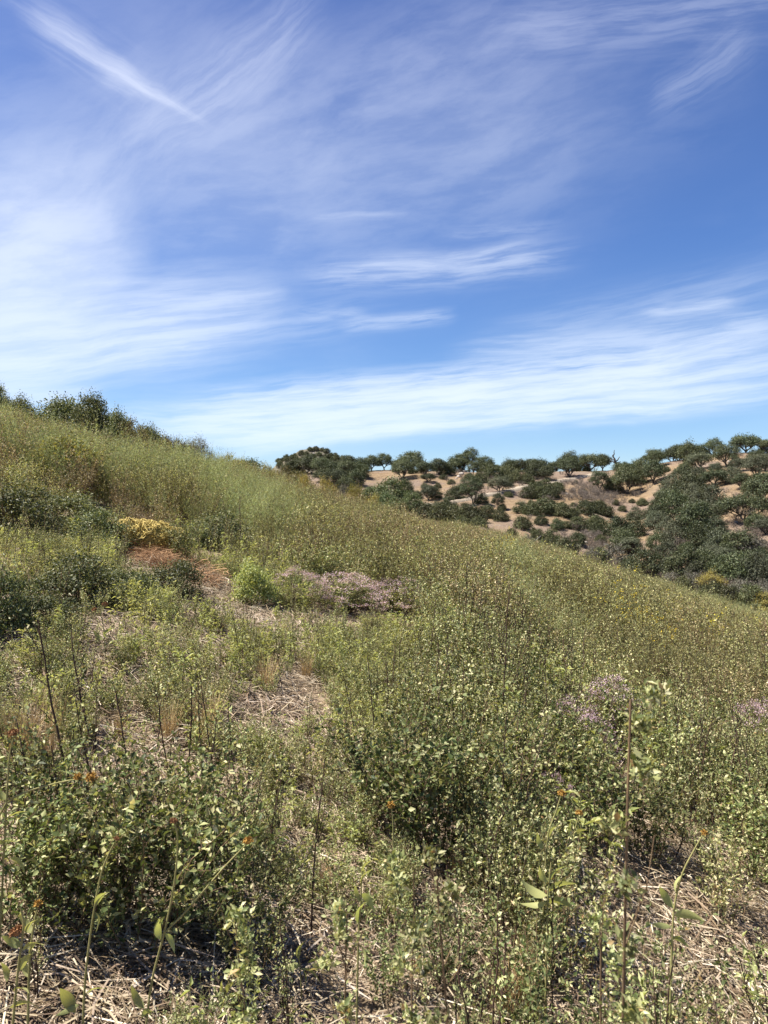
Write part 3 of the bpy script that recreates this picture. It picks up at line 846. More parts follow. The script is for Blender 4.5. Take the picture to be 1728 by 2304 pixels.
# dead snags and fallen branches
def snag(px, py, hpx, lean, label, fn=far_z, y0=95, y1=262, branches=4, seed=1, th=.05, mat='stem_dark', name='dead_snag', cat='dead tree'):
    r = np.random.default_rng(seed); x, y, z = hit(px, py, fn, y0, y1); h = hpx * y / FPX
    g = G(); t = np.linspace(0, 1, 8)[:, None]
    P = np.array([0, 0, -.1 * h]) + np.array([lean * h, 0, h * 1.1]) * t + r.normal(size=(8, 3)) * .02 * h * t
    g.tube(P, np.linspace(th, th * .3, 8) * h, 6)
    b = G()
    for k in range(branches):
        p, T = along(P, r.uniform(.4, .95)); d = nrm(T * .4 + rdir(r, 1)[0] * np.array([1, .6, .6]))
        Q = p + d * h * r.uniform(.25, .5) * np.linspace(0, 1, 5)[:, None] + r.normal(size=(5, 3)) * .02 * h
        b.tube(Q, np.linspace(th * .45, th * .15, 5) * h, 4)
    o = link(name, g.mesh(name, M[mat])); o.location = (x, y, z); tag(o, label, cat)
    if branches: link('branch', b.mesh('branch', M[mat]), o, 'stuff')
    return o


snag(950, 1038, 24, -.5, 'thin bare snag leaning left on the skyline', seed=2, branches=1, th=.045)
snag(956, 1038, 27, .05, 'thin bare snag with a bent tip beside a leaning snag', seed=3, branches=2, th=.04)
snag(1390, 1040, 32, -.35, 'gnarled dead trunk at the right end of the skyline row', seed=4, branches=5, th=.12, mat='bark')
snag(1662, 1308, 42, .02, 'straight dark dead trunk standing in the ravine', seed=5, branches=3, th=.05)
snag(1482, 1302, 16, -.9, 'bleached bent branch at the foot of the big bushy tree', seed=6, branches=4, th=.06, mat='dead_wood', name='fallen_branch', cat='branch')
snag(1512, 1304, 14, .8, 'bleached fallen branch right of the bent one', seed=7, branches=3, th=.06, mat='dead_wood', name='fallen_branch', cat='branch')
snag(1195, 1222, 16, 1.4, 'bleached branch lying on a grey shrub at the tan flat', seed=8, branches=3, th=.06, mat='dead_wood', name='fallen_branch', cat='branch')


# ------------------------------------------------------------------ scattering of uncountable growth
def scatter(name, meshes, P, rot, scl, idx, kind='stuff'):
    me = bpy.data.meshes.new(name)
    n = len(P); me.vertices.add(n); me.vertices.foreach_set('co', np.asarray(P, np.float32).ravel())
    a = me.attributes.new('rot', 'FLOAT_VECTOR', 'POINT'); a.data.foreach_set('vector', np.asarray(rot, np.float32).ravel())
    a = me.attributes.new('scl', 'FLOAT', 'POINT'); a.data.foreach_set('value', np.asarray(scl, np.float32))
    a = me.attributes.new('idx', 'INT', 'POINT'); a.data.foreach_set('value', np.asarray(idx, np.int32))
    o = link(name, me, kind=kind)
    c = bpy.data.collections.new(name + '_source')
    for k, mm in enumerate(meshes):
        c.objects.link(bpy.data.objects.new('%s_%02d' % (name, k), mm))
    t = bpy.data.node_groups.new(name, 'GeometryNodeTree')
    t.interface.new_socket('Geometry', in_out='INPUT', socket_type='NodeSocketGeometry')
    t.interface.new_socket('Geometry', in_out='OUTPUT', socket_type='NodeSocketGeometry')
    gi = t.nodes.new('NodeGroupInput'); go = t.nodes.new('NodeGroupOutput')
    ci = t.nodes.new('GeometryNodeCollectionInfo'); ci.inputs['Collection'].default_value = c
    ci.inputs['Separate Children'].default_value = True; ci.inputs['Reset Children'].default_value = True
    ip = t.nodes.new('GeometryNodeInstanceOnPoints'); ip.inputs['Pick Instance'].default_value = True

    def attr(nm, typ):
        q = t.nodes.new('GeometryNodeInputNamedAttribute'); q.data_type = typ; q.inputs['Name'].default_value = nm; return q.outputs[0]
    e2r = t.nodes.new('FunctionNodeEulerToRotation')
    t.links.new(attr('rot', 'FLOAT_VECTOR'), e2r.inputs[0])
    t.links.new(gi.outputs[0], ip.inputs['Points']); t.links.new(ci.outputs[0], ip.inputs['Instance'])
    t.links.new(attr('idx', 'INT'), ip.inputs['Instance Index']); t.links.new(e2r.outputs[0], ip.inputs['Rotation'])
    t.links.new(attr('scl', 'FLOAT'), ip.inputs['Scale']); t.links.new(ip.outputs[0], go.inputs[0])
    md = o.modifiers.new('scatter', 'NODES'); md.node_group = t
    return o


def joined(parts, name):
    """stem and foliage of one library plant as one mesh with two materials"""
    V = []; F = []; MI = []; mats = []; n = 0
    for k, (pn, me, kd) in enumerate(parts):
        v = np.empty(len(me.vertices) * 3, np.float32); me.vertices.foreach_get('co', v)
        f = np.empty(len(me.loops), np.int32); me.loops.foreach_get('vertex_index', f)
        V.append(v.reshape(-1, 3)); F.append(f.reshape(-1, 3) + n); n += len(me.vertices)
        MI.append(np.full(len(me.polygons), k)); mats.append(me.materials[0])
    return mk_mesh(name, np.concatenate(V), np.concatenate(F), mats, np.concatenate(MI))


# grey dry brush and tiny shrubs on the far slope
def far_scatter(n, cen, rad_px, seed):
    r = np.random.default_rng(seed); out = []
    for _ in range(n):
        px = cen[0] + r.normal() * rad_px[0]; py = cen[1] + r.normal() * rad_px[1]
        if px < 640 or px > 1780: continue
        x, y, z = hit(px, py, far_z, 95, 262, 250); out.append((x, y, z))
    return out


pts = far_scatter(120, (1345, 1115), (45, 16), 1) + far_scatter(30, (1300, 1100), (30, 10), 2) + far_scatter(50, (1330, 1220), (30, 16), 3) + far_scatter(150, (1600, 1240), (80, 45), 4) + far_scatter(60, (1250, 1120), (60, 30), 5) \
    + far_scatter(80, (1120, 1070), (90, 18), 6) + far_scatter(110, (1560, 1310), (110, 16), 7) + far_scatter(60, (1700, 1130), (50, 50), 8)
pts = np.array(pts); r_ = np.random.default_rng(9)
scatter('dry_brush', [make_brush(400 + k) for k in range(3)], pts, np.stack([r_.normal(size=len(pts)) * .1, r_.normal(size=len(pts)) * .1, r_.uniform(0, 6.28, len(pts))], -1), r_.uniform(1.0, 2.4, len(pts)), r_.integers(0, 3, len(pts)))

# ------------------------------------------------------------------ near hillside: where it is bare, where it is bushy
def nh(px, py): return hit(px, py, near_z, 1.2, 60, 1500)


BARE = []      # x, y, radius, strength
for px, py, rpx, st in [(430, 1290, 60, 1), (480, 1330, 60, 1), (540, 1370, 70, .9), (600, 1400, 60, .7), (360, 1265, 50, 1), (400, 1335, 60, .9), (450, 1375, 60, .9), (360, 1310, 50, .9), (700, 1800, 70, .4), (740, 1900, 80, .5), (690, 1950, 60, .5), (90, 1390, 80, .9), (170, 1420, 70, .8), (40, 1480, 70, .7), (260, 1440, 60, .7), (640, 1460, 60, .6), (380, 1480, 50, .5), (520, 1400, 50, .9), (590, 1420, 60, .85), (520, 1580, 60, .4), (230, 1560, 60, .45),
                        (120, 2270, 200, .8), (330, 2250, 160, .7), (1500, 2130, 210, .95), (1650, 2150, 260, 1), (1380, 2030, 100, .8), (1620, 2030, 100, .7), (1480, 1720, 90, .5), (1640, 1680, 90, .4), (980, 2030, 70, .6), (1560, 2260, 260, 1), (640, 1690, 60, .4)]:
    x, y, z = nh(px, py); BARE.append((x, y, rpx * y / FPX * 1.15, st))
BARE = np.array(BARE)


def bare(x, y):
    b = np.zeros_like(x)
    for bx, by, br, st in BARE:
        b = np.maximum(b, st * np.exp(-(((x - bx) ** 2 + ((y - by) * .45) ** 2) / br ** 2) ** 1.5))
    return b


RES = []       # x, y, radius reserved for the bushes placed one by one
for px, py in [(345, 1262), (380, 1285), (420, 1305), (455, 1325), (490, 1345), (525, 1370), (400, 1320), (440, 1345)]:
    x, y, z = nh(px, py); RES.append((x, y, .34)); RES.append((x * (1 - .5 / y), y - .5, .3))


def free(x, y):
    ok = np.ones(len(x), bool)
    for rx, ry, rr in RES: ok &= (x - rx) ** 2 + (y - ry) ** 2 > rr * rr
    return ok


# ---- shrubs along the crest and dark bushes in the middle distance
CREST = {
    'D': [make_bush(500 + k, 'bush_dark', .034, 10500, .80, 15, 'bark') for k in range(3)],
    'N': [make_bush(510 + k, 'bush_brown', .028, 5200, .62, 13) for k in range(3)],
    'Y': [make_bush(520 + k, 'bush_yellow', .026, 4600, .60, 12) for k in range(2)],
    'G': [make_bush(530 + k, 'gray', .026, 4200, .75, 12, 'dry_twig') for k in range(1)],
    'L': LIB['L'],
}
for kd, px, py, wpx, hpx, lab in [
    ('D', -6, 935, 58, 72, 'tall dark bush cut by the left edge on the crest'), ('D', 40, 948, 84, 52, 'lacy dark bush between the left edge and a rusty bush'), ('N', 82, 968, 62, 44, 'rusty brown bush left of the largest crest bush'),
    ('D', 150, 972, 112, 92, 'largest dark green bush on the left crest'), ('D', 205, 975, 90, 86, 'dark bush touching the right side of the largest crest bush'), ('N', 236, 990, 92, 64, 'brown green bush in the middle of the crest row'), ('D', 262, 988, 66, 62, 'small dark bush behind the brown green crest bush'),
    ('N', 296, 1002, 84, 62, 'brownish bush left of the last dark crest bush'), ('D', 336, 1000, 60, 56, 'last dark bush of the crest row with a pointed top'), ('N', 378, 1016, 64, 44, 'low russet bush sloping down the crest'), ('N', 418, 1022, 60, 38, 'crest_low'), ('G', 452, 1032, 60, 52, 'lone grey green bush near the end of the crest'),
    ('Y', 506, 1048, 56, 34, 'crest_y'), ('Y', 540, 1056, 50, 32, 'crest_y'), ('L', 562, 1062, 60, 34, 'green bush at the tail end of the crest'), ('Y', 604, 1072, 52, 36, 'crest_y'), ('N', 640, 1082, 56, 36, 'crest_low'),
    ('N', 672, 1104, 66, 52, 'dark tangled bush with dead twigs below the grove'), ('Y', 684, 1086, 34, 30, 'bright yellow bush standing behind the dark tangled bush'), ('Y', 735, 1110, 58, 44, 'crest_y2'), ('Y', 800, 1122, 56, 44, 'crest_y2'), ('G', 770, 1118, 40, 36, 'grey twiggy bush between two yellowish bushes'),
    ('Y', 835, 1136, 50, 34, 'crest_y2'), ('L', 880, 1150, 60, 34, 'crest_l'), ('N', 900, 1142, 40, 24, 'orange brown dry bush at the weed line')]:
    lx = {'crest_low': ('low brown bush at the downhill end of the crest', 'low brown crest bushes'), 'crest_y': ('low yellow green bush at the tail of the crest', 'yellow green crest bushes'),
          'crest_y2': ('yellowish bush on the weed line below the grove', 'yellowish bushes below the grove'), 'crest_l': ('light green bush at the weed line beside a dry one', None)}.get(lab, (lab, None))
    u = (px - 864) / FPX
    y = 37.5 + RNG.uniform(-1.5, 2.0); x = u * y; z = float(near_z(x, y))
    w = wpx * y / FPX * 1.3; zt = CAMZ + (1152 - (py - hpx * 1.1)) / FPX * y; h = max(zt - z, .6 * w)
    hr = {'D': .80, 'N': .62, 'Y': .6, 'G': .75, 'L': .76}[kd]
    lib = CREST[kd]; i = cnt.get('c' + kd, 0); cnt['c' + kd] = i + 1
    RES.append((x, y, w * .45)); RES.append((x * (1 - 1.2 / y), y - 1.2, w * .4))
    plant('bush', lib[i % len(lib)], (x, y, z - .05), RNG.uniform(0, 6.28), (w, w, h / (hr * 1.0)), lx[0], 'bush', lx[1])

MIDB = [make_bush(540 + k, 'bush_dark', .032, 6800, .74, 13, 'stem_brown') for k in range(3)]
MIDR = [make_bush(550 + k, 'bush_dark', .030, 6500, .66, 14, 'stem_brown') for k in range(2)]
for k, (px, py, wpx, hpx, lab) in enumerate([
    (30, 1215, 190, 125, 'dark shiny leaved bush at the left edge below the feathery slope'), (150, 1195, 150, 90, 'dark bush uphill left of the yellow mound'), (215, 1240, 140, 90, 'dark bush touching the left side of the yellow mound'),
    (170, 1366, 190, 125, 'wide blackish bush left of the straw path'), (282, 1362, 150, 100, 'dark leafy bush beside the rust brown weeds'), (395, 1350, 120, 95, 'small dark bush on the near edge of the straw path'),
    (-10, 1440, 170, 160, 'lowest dark bush, cut by the left edge above the straw'), (500, 1240, 140, 84, 'dark bush with mauve tips right of the yellow mound'), (440, 1230, 90, 60, 'small dark bush close behind the right of the yellow mound'), (100, 1420, 150, 110, 'dark bush nearest the camera above the left straw'), (300, 1085, 90, 44, 'dark bush alone in the middle of the feathery slope'), (225, 1120, 100, 44, 'dark bush below the yellowing weed'), (560, 1010, 60, 26, 'dark bush under the tail of the crest'), (640, 1190, 110, 40, 'dark bush among brown weeds above the mauve flowers')]):
    x, y, z = nh(px, py); w = wpx * y / FPX * 1.25; h = hpx * y / FPX * 1.08
    plant('dark_bush', (MIDB + MIDR)[k % 5], (x, y, z - .03), RNG.uniform(0, 6.28), (w, w, h / .68), lab, 'bush')
    RES.append((x, y, w * .30))
# dark leafy bushes at the near left and centre
NEARB = [make_leafy(560 + k, True, .62, 17) for k in range(3)]
for k, (px, py, hpx, lab) in enumerate([
    (150, 2150, 360, 'dense dark leafy weed clump at the bottom left'), (330, 2150, 400, 'dark leafy weed clump behind the forked sunflower stalk'), (250, 2080, 340, 'dark leafy weed clump between tall dark stems at left'), (470, 2130, 330, 'dark leafy weed clump right of the forked sunflower stalk'),
    (560, 2180, 250, 'low dark leafy weed clump at the edge of the straw'), (980, 1960, 330, 'dark leafy weed clump in the centre with deep shade'), (1080, 1930, 320, 'dark leafy weed clump right of centre beside pale straw'), (900, 1900, 300, 'dark leafy weed clump left of the deep shade'),
    (1330, 1930, 260, 'dark leafy weed clump above the right straw patch'), (1450, 1960, 230, 'dark leafy weed clump beside the right straw patch'), (1700, 2000, 240, 'dark leafy weed clump at the right edge above straw'), (1000, 2240, 200, 'low dark leafy weed clump at the bottom centre'), (860, 2260, 180, 'low dark leafy weed clump at the bottom left of centre'), (380, 1960, 300, 'dark leafy weed clump up the slope at left'), (120, 1980, 300, 'dark leafy weed clump at the left edge by orange flowers'), (40, 2120, 330, 'dark leafy weed clump in the lower left corner')]):
    x, y, z = nh(px, py); h = hpx * y / FPX
    sc = h / .62
    plant('leafy_clump', NEARB[k % 3], (x, y, z - .01), RNG.uniform(0, 6.28), (sc * 1.15, sc * 1.15, sc), lab, 'weed')
    RES.append((x, y, .22))

SCR = [make_bush(545 + k, ('bush_dark', 'bush_brown', 'weed_dark')[k], .045, 2600, .75, 10, 'stem_brown') for k in range(3)]
rs = np.random.default_rng(77)
for k in range(34):
    Yq = rs.uniform(13, 36); uq = rs.uniform(-.5, .42); xq = uq * Yq
    w = rs.uniform(.7, 1.6)
    plant('scrub_bush', SCR[k % 3], (xq, Yq, float(near_z(xq, Yq)) - .03), rs.uniform(0, 6.28), (w, w, w * rs.uniform(.7, 1.1) * (1.0 if w < 1.1 else .8)), ('dark', 'brownish', 'dull green')[k % 3] + ' scrub bush ' + ('high on the feathery left slope' if uq < -.2 else ('in the middle of the weed slope' if uq < .1 else 'on the right half of the weed slope')), 'bush',
          ('dark', 'brownish', 'dull green')[k % 3] + ' scrub ' + ('on the left slope' if uq < -.2 else ('mid slope' if uq < .1 else 'on the right slope')))
    RES.append((xq, Yq, w * .3))
# ---- light green bush
x, y, z = nh(572, 1362); w = 118 * y / FPX
plant('light_bush', make_bush(570, 'bush_light', .045, 4200, .85, 13, 'stem_green'), (x, y, z - .02), 1.0, (w, w, 112 * y / FPX / .8), 'fresh light green bush between the straw path and mauve flowers', 'bush')
RES.append((x, y, w * .4)); RES.append((x * (1 - .8 / y), y - .8, w * .5)); RES.append((x * (1 - 1.4 / y), y - 1.4, w * .45))


# ---- mauve flowering bushes
def make_mauve(seed, heads=130):
    r = np.random.default_rng(seed)
    st = []; g = G(); t = np.linspace(0, 1, 6)[:, None]
    for k in range(heads):
        a = r.uniform(0, 6.28); sz = r.uniform(.22, 1.0); q = math.sqrt(1 - sz * sz); R = r.uniform(.88, 1.08)
        e = np.array([.46 * q * math.cos(a) * R, .46 * q * math.sin(a) * R, .60 * sz * R]); b = np.array([r.normal() * .05, r.normal() * .05, 0])
        st.append(b + (e - b) * t + np.array([0, 0, .10]) * np.sin(t * math.pi) + r.normal(size=(6, 3)) * .008 * t)
    P, T = leaf_pts(r, st, 80, .12, 1.1); put_leaves(r, g, P, T, .02, .045, .32)
    f = G()
    for Q in st:
        n = 46; c = Q[-1]
        X = c + r.normal(size=(n, 3)) * np.array([.032, .032, .014]) + np.array([0, 0, .025])
        L = r.uniform(.007, .015, n)
        f.leaves(X, rdir(r, n), nrm(rdir(r, n) + np.array([0, 0, 1.2])), L, L * .9)
    return [('stem', stem_mesh('stem', st, [], .0028, M['stem_brown']), None), ('foliage', g.mesh('foliage', M['weed_dark']), 'stuff'), ('blossom', f.mesh('blossom', M['mauve']), 'stuff')]


MAU = [make_mauve(580 + k) for k in range(3)]
for k, (px, py, wpx, hpx, lab) in enumerate([
    (672, 1364, 130, 98, 'left of the main mauve flower bushes, next to the light green bush'), (775, 1378, 170, 100, 'biggest mauve flowering bush in the middle of the slope'), (885, 1380, 165, 92, 'right end of the main mauve flower bushes, among brown stems'),
    (500, 1222, 110, 66, 'faded mauve flower bush right of the yellow mound'), (1150, 1400, 80, 66, 'small mauve flower bush behind the tallest dark stem'), (1040, 1410, 70, 46, 'low mauve flower bush left of the tallest dark stem'),
    (1290, 1740, 170, 185, 'pale mauve flower bush left of the tall blurred stalk'), (1370, 1690, 150, 185, 'pale mauve flower bush touching the tall blurred stalk'), (1700, 1740, 130, 190, 'whitish mauve flower bush at the right edge'), (1080, 1150, 60, 34, 'distant mauve flower patch high on the weed slope'), (1240, 1800, 90, 70, 'straggling mauve flower bush lowest on the right')]):
    x, y, z = nh(px, py)
    w = wpx * y / FPX; h = hpx * y / FPX
    plant('mauve_bush', MAU[k % 3], (x, y, z - .01), RNG.uniform(0, 6.28), (w / .80, w / .80, h / .72), lab, 'flower bush')
    RES.append((x, y, w * .35)); RES.append((x * (1 - .7 / y), y - .7, w * .45)); RES.append((x * (1 - 1.3 / y), y - 1.3, w * .40))

# ---- yellow dodder mound: threads draped over a bush
def make_dodder(seed=600):
    r = np.random.default_rng(seed)
    lob = [(-.26, .02, .34, .25), (.02, -.05, .30, .24), (.27, 0, .22, .22), (-.08, .12, .38, .2), (.15, .1, .33, .2), (-.35, -.05, .18, .16), (.38, -.04, .12, .14)]
    body = G(); g = G()

    def surf(th, ph):
        best = None
        d = np.array([math.cos(th) * math.cos(ph), math.sin(th) * math.cos(ph), math.sin(ph)])
        return d
    for (x, y, z, rr) in lob:
        n = 520; d = rdir(r, n); d[:, 2] = np.abs(d[:, 2]); P = np.array([x, y, z * .75]) + d * np.array([rr, rr, rr * .9]) * r.uniform(.7, .93, (n, 1))
        L = r.uniform(.02, .05, n); body.leaves(P, rdir(r, n), nrm(d + rdir(r, n) * .5), L, L * .5)
        for k in range(330):
            a = r.uniform(0, 6.28); ph = math.asin(r.uniform(-.35, 1)); head = r.uniform(0, 6.28)
            pts = []
            p_a, p_ph = a, ph
            for q in range(7):
                dd = np.array([math.cos(p_a) * math.cos(p_ph), math.sin(p_a) * math.cos(p_ph), math.sin(p_ph)])
                k_ = rr * (1 + .13 * math.sin(p_a * 5 + x * 30) * math.cos(p_ph * 6) + r.normal() * .03)
                pts.append(np.array([x, y, z * .75]) + dd * k_ * np.array([1, 1, .95]))
                head += r.normal() * .8; p_a += math.cos(head) * .22; p_ph += math.sin(head) * .2 - .03
            pts = np.array(pts); pts[:, 2] = np.maximum(pts[:, 2], .01)
            g.tube(pts, .0042, 3)
    for k in range(160):
        a = r.uniform(0, 6.28); R = r.uniform(.3, .5); t = np.linspace(0, 1, 6)[:, None]
        b = np.array([R * math.cos(a), R * .6 * math.sin(a), r.uniform(.1, .35)])
        g.tube(b + t * np.array([r.normal() * .1, r.normal() * .06, -b[2] + .01]) + r.normal(size=(6, 3)) * .015, .004, 3)
    return [('foliage', body.mesh('foliage', M['bush_yellow']), 'stuff'), ('thread', g.mesh('thread', M['dodder']), 'stuff')]


x, y, z = nh(338, 1246); w = 172 * y / FPX
plant('dodder_mound', make_dodder(), (x, y, z - .02), .35, (w * .98, w * 1.02, 96 * y / FPX / .58), 'bright yellow tangled mound of dodder draped over a bush', 'dodder')
RES.append((x, y, w * .42)); RES.append((x * (1 - .8 / y), y - .8, w * .5)); RES.append((x * (1 - 1.5 / y), y - 1.5, w * .4))
x, y, z = nh(150, 1120)
plant('yellow_weed', make_bush(606, 'bush_yellow', .05, 1800, 1.0, 10, 'stem_green'), (x, y, z), 0, (1.5, 1.5, 1.1), 'yellowing tall weed among the feathery green on the left slope', 'weed')


# ---- rust brown dried weeds on the path, straw litter, dry grass
def make_litter(seed, mat, n=60, R=.30, l0=.04, l1=.24, wd=.0042, lift=.05):
    r = np.random.default_rng(seed); g = G()
    for k in range(n):
        a = r.uniform(0, 6.28); q = R * math.sqrt(r.uniform()); L = r.uniform(l0, l1); b = r.uniform(0, 6.28)
        d = np.array([math.cos(b), math.sin(b), r.normal() * .16]); s = np.array([-math.sin(b), math.cos(b), r.normal() * .4]); w_ = wd * r.uniform(.4, 1.2)
        c = np.array([q * math.cos(a), q * math.sin(a), .006 + lift * r.uniform() ** 2])
        m_ = c + np.array([r.normal() * .02, r.normal() * .02, .012]); A = c - d * L / 2; B = c + d * L / 2
        A[2] = max(A[2], .0); B[2] = max(B[2], .0)
        g.add([A - s * w_ * .4, A + s * w_ * .4, m_ + s * w_ * .5, m_ - s * w_ * .5, B + s * w_ * .2, B - s * w_ * .2], [(0, 1, 2), (0, 2, 3), (3, 2, 4), (3, 4, 5)])
    return g.mesh('litter', M[mat])


def make_tuft(seed, mat='dry_grass', n=90, H=.4, lean=.5, wd=.004):
    r = np.random.default_rng(seed); g = G()
    for P in fan(r, n, H, .06, lean, 4, .06, .8):
        s = nrm(np.array([r.normal(), r.normal(), 0])) * wd
        wv_ = np.linspace(1, .15, len(P))[:, None]
        V = np.concatenate([P - s * wv_ * .5, P + s * wv_ * .5]); m_ = len(P); F = []
        for i in range(m_ - 1): F += [(i, i + m_, i + m_ + 1), (i, i + m_ + 1, i + 1)]
        g.add(V, F)
    return g.mesh('tuft', M[mat])


r_ = np.random.default_rng(11)
# straw: thickest where the slope is bare
n = 9000
Y = 1.3 + 13 * r_.uniform(size=n) ** 1.1; X = r_.uniform(-1, 1, n) * (.56 * Y + .6)
k = r_.uniform(size=n) < np.clip(.26 + .9 * bare(X, Y), 0, 1) * np.where(Y < 9, 1, .5)
X, Y = X[k], Y[k]
P = np.stack([X, Y, near_z(X, Y)], -1)
slope = np.stack([np.full(len(X), .03), np.full(len(X), .28), r_.uniform(0, 6.28, len(X))], -1)


def lay(nv):        # lie on the slope: euler whose z turn comes first
    out = []
    for q in nv:
        m_ = Euler((.03, .278, 0)).to_matrix() @ Euler((0, 0, q)).to_matrix()
        out.append(m_.to_euler())
    return np.array([tuple(e) for e in out])


scatter('straw', [make_litter(620 + q, 'straw') for q in range(4)] + [make_litter(626 + q, 'straw', 110, .28, .015, .09, .005, .02) for q in range(2)] + [make_litter(630 + q, 'straw', 22, .25, .12, .45, .0075, .04) for q in range(2)], P, lay(r_.uniform(0, 6.28, len(X))), r_.uniform(.7, 1.3, len(X)), r_.integers(0, 8, len(X)))

pts = []
for px, py in [(310, 1250), (330, 1262), (350, 1262), (365, 1270), (380, 1278), (395, 1285), (410, 1292), (430, 1300), (450, 1312), (470, 1322), (345, 1280), (360, 1285), (320, 1268), (372, 1258)]:
    for _ in range(7):
        x, y, z = nh(px + r_.normal() * 14, py + r_.normal() * 6); pts.append((x, y, z))
pts = np.array(pts)
scatter('dried_weed_patch', [make_litter(640 + q, 'rust', 60, .16, .04, .2, .004, .12) for q in range(2)] + [make_tuft(645, 'rust', 50, .16, .9, .003)], pts, np.stack([np.zeros(len(pts)), np.full(len(pts), .27), r_.uniform(0, 6.28, len(pts))], -1), r_.uniform(.8, 1.4, len(pts)), r_.integers(0, 3, len(pts)))

TUFT = [make_tuft(650 + q, 'dry_grass', 150, .42, .5, .0035) for q in range(3)]
for k, (px, py, hpx, lab) in enumerate([
    (1190, 2300, 190, 'tall golden dry grass tuft at the bottom edge'), (1130, 2304, 170, 'golden dry grass tuft left of the tall bottom one'), (90, 1740, 150, 'golden dry grass tuft at left behind tall dark stems'), (40, 1730, 120, 'golden dry grass tuft nearest the left edge'), (460, 1680, 110, 'bright dry grass tuft in the left centre of the weeds'),
    (380, 1670, 80, 'small dry grass tuft just left of the bright one'), (600, 1560, 70, 'reddish dry grass tuft up the slope in the centre'), (730, 2010, 70, 'bleached dry grass tuft on the central straw patch'), (270, 1660, 60, 'low dry grass tuft between two tall dark stems'), (1030, 1990, 60, 'bleached tuft beside the deep shade in the centre'), (690, 1530, 50, 'faint dry grass tuft among leafy weeds up the slope')]):
    x, y, z = nh(px, min(py, 2300)); h = hpx * y / FPX * (1.35 if py < 2200 else 1.0)
    if py < 2200: RES.append((x, y, .12)); RES.append((x * (1 - .35 / y), y - .35, .2)); RES.append((x * (1 - .7 / y), y - .7, .2))
    o = link('dry_grass_tuft', TUFT[k % 3]); o.location = (x, y, z - .01); o.scale = (h / .42,) * 3; o.rotation_euler = (0, 0, RNG.uniform(0, 6)); tag(o, lab, 'dry grass')

# ------------------------------------------------------------------ weeds of the near slope
WL = {
    'leafy': [make_leafy(700 + k, False, .66, 11) for k in range(6)] + [make_leafy(710 + k, True, .62, 12) for k in range(2)],
    'wand': [make_wand(720 + k, 1.05, 1 + k % 3) for k in range(6)],
    'olive': [make_olive(740 + k) for k in range(6)] + [make_olive(750 + k, .9, 12, 'olive_dry') for k in range(2)],
    'feather': [make_feather(760 + k) for k in range(5)],
    'broad': [make_broad(780 + k) for k in range(6)],
}
r_ = np.random.default_rng(21)
n = 34000
Y = np.sqrt(r_.uniform(1.2 ** 2, 52 ** 2, n * 1)); X = r_.uniform(-1, 1, n) * (.60 * Y + 1.2)
# extra seeds close to the camera
n2 = 2600
Y2 = r_.uniform(1.5, 9, n2); X2 = r_.uniform(-1, 1, n2) * (.58 * Y2 + .4)
Y3 = r_.uniform(2.6, 9.8, 4300); X3 = r_.uniform(-.58, .18, 4300) * Y3
X = np.concatenate([X, X2, X3]); Y = np.concatenate([Y, Y2, Y3])
b = bare(X, Y); f1 = fbm(X * .22 + 5, Y * .16, 61); f2 = fbm(X * .5, Y * .4, 63); f3 = fbm(X * .13 + 9, Y * .1, 67)
u = X / Y
dens = np.where(Y < 4.5, .55, np.where(Y < 9, .75, .62)) * (1 - .97 * np.clip(b * 1.1, 0, 1)) * np.clip(-.15 + 2.1 * f2, .15, 1)
dens = np.where((Y > 28) & (u < -.20), dens * .55, dens)
keep = (r_.uniform(size=len(X)) < dens) & free(X, Y) & (np.hypot(X, Y) > 1.75)
X, Y, u, f1, f2, f3 = [a[keep] for a in (X, Y, u, f1, f2, f3)]
m = len(X); q = r_.uniform(size=m)
kind = np.full(m, 'olive', dtype=object)
# close to the camera: leafy weeds, broad-leaved weeds and wands
c1 = Y < np.where(u < .12, 9.6, 6.5) + 2.0 * (f1 - .5) * 2
kind[c1 & (q < .44)] = 'leafy'; kind[c1 & (q >= .44) & (q < np.where(u > .02, .70, .84))] = 'broad'; kind[c1 & (q >= np.where(u > .02, .70, .84))] = 'wand'
c2 = (~c1) & (Y < 11)
kind[c2 & (q < .40)] = 'leafy'; kind[c2 & (q > .90)] = 'wand'; kind[c2 & (q > .72) & (q <= .9)] = 'broad'
# feathery green on the left slope and in the right hollow
fe = (~c1) & (((u < -.12) & (Y > 11) & (f3 + .25 * (-.12 - u) > .50)) | ((u > .15) & (Y > 8) & (f3 > .49)))
kind[fe & (q < .78)] = 'feather'
order = np.argsort(Y + 60 * (np.abs(u) > .56))
SCL = {'leafy': (.55, 1.0), 'wand': (.55, 1.05), 'olive': (.65, 1.05), 'feather': (.7, 1.1), 'broad': (.6, 1.2)}
NAMES = {
    'leafy': ('leafy_weed', 'small leaved weed', 'weed', 'small leaved weeds', 'leafy_weeds'),
    'wand': ('wand_weed', 'thin dark stemmed upright weed', 'weed', 'thin dark stemmed weeds', 'wand_weeds'),
    'olive': ('seeding_weed', 'brownish olive seeding weed', 'weed', 'olive seeding weeds', 'seeding_weeds'),
    'feather': ('feathery_weed', 'feathery pale green weed', 'weed', 'feathery green weeds', 'feathery_weeds'),
    'broad': ('broad_leaved_weed', 'low weed with pale pointed leaves', 'weed', 'low weeds with pointed leaves', 'broad_leaved_weeds'),
}
Z = near_z(X, Y)
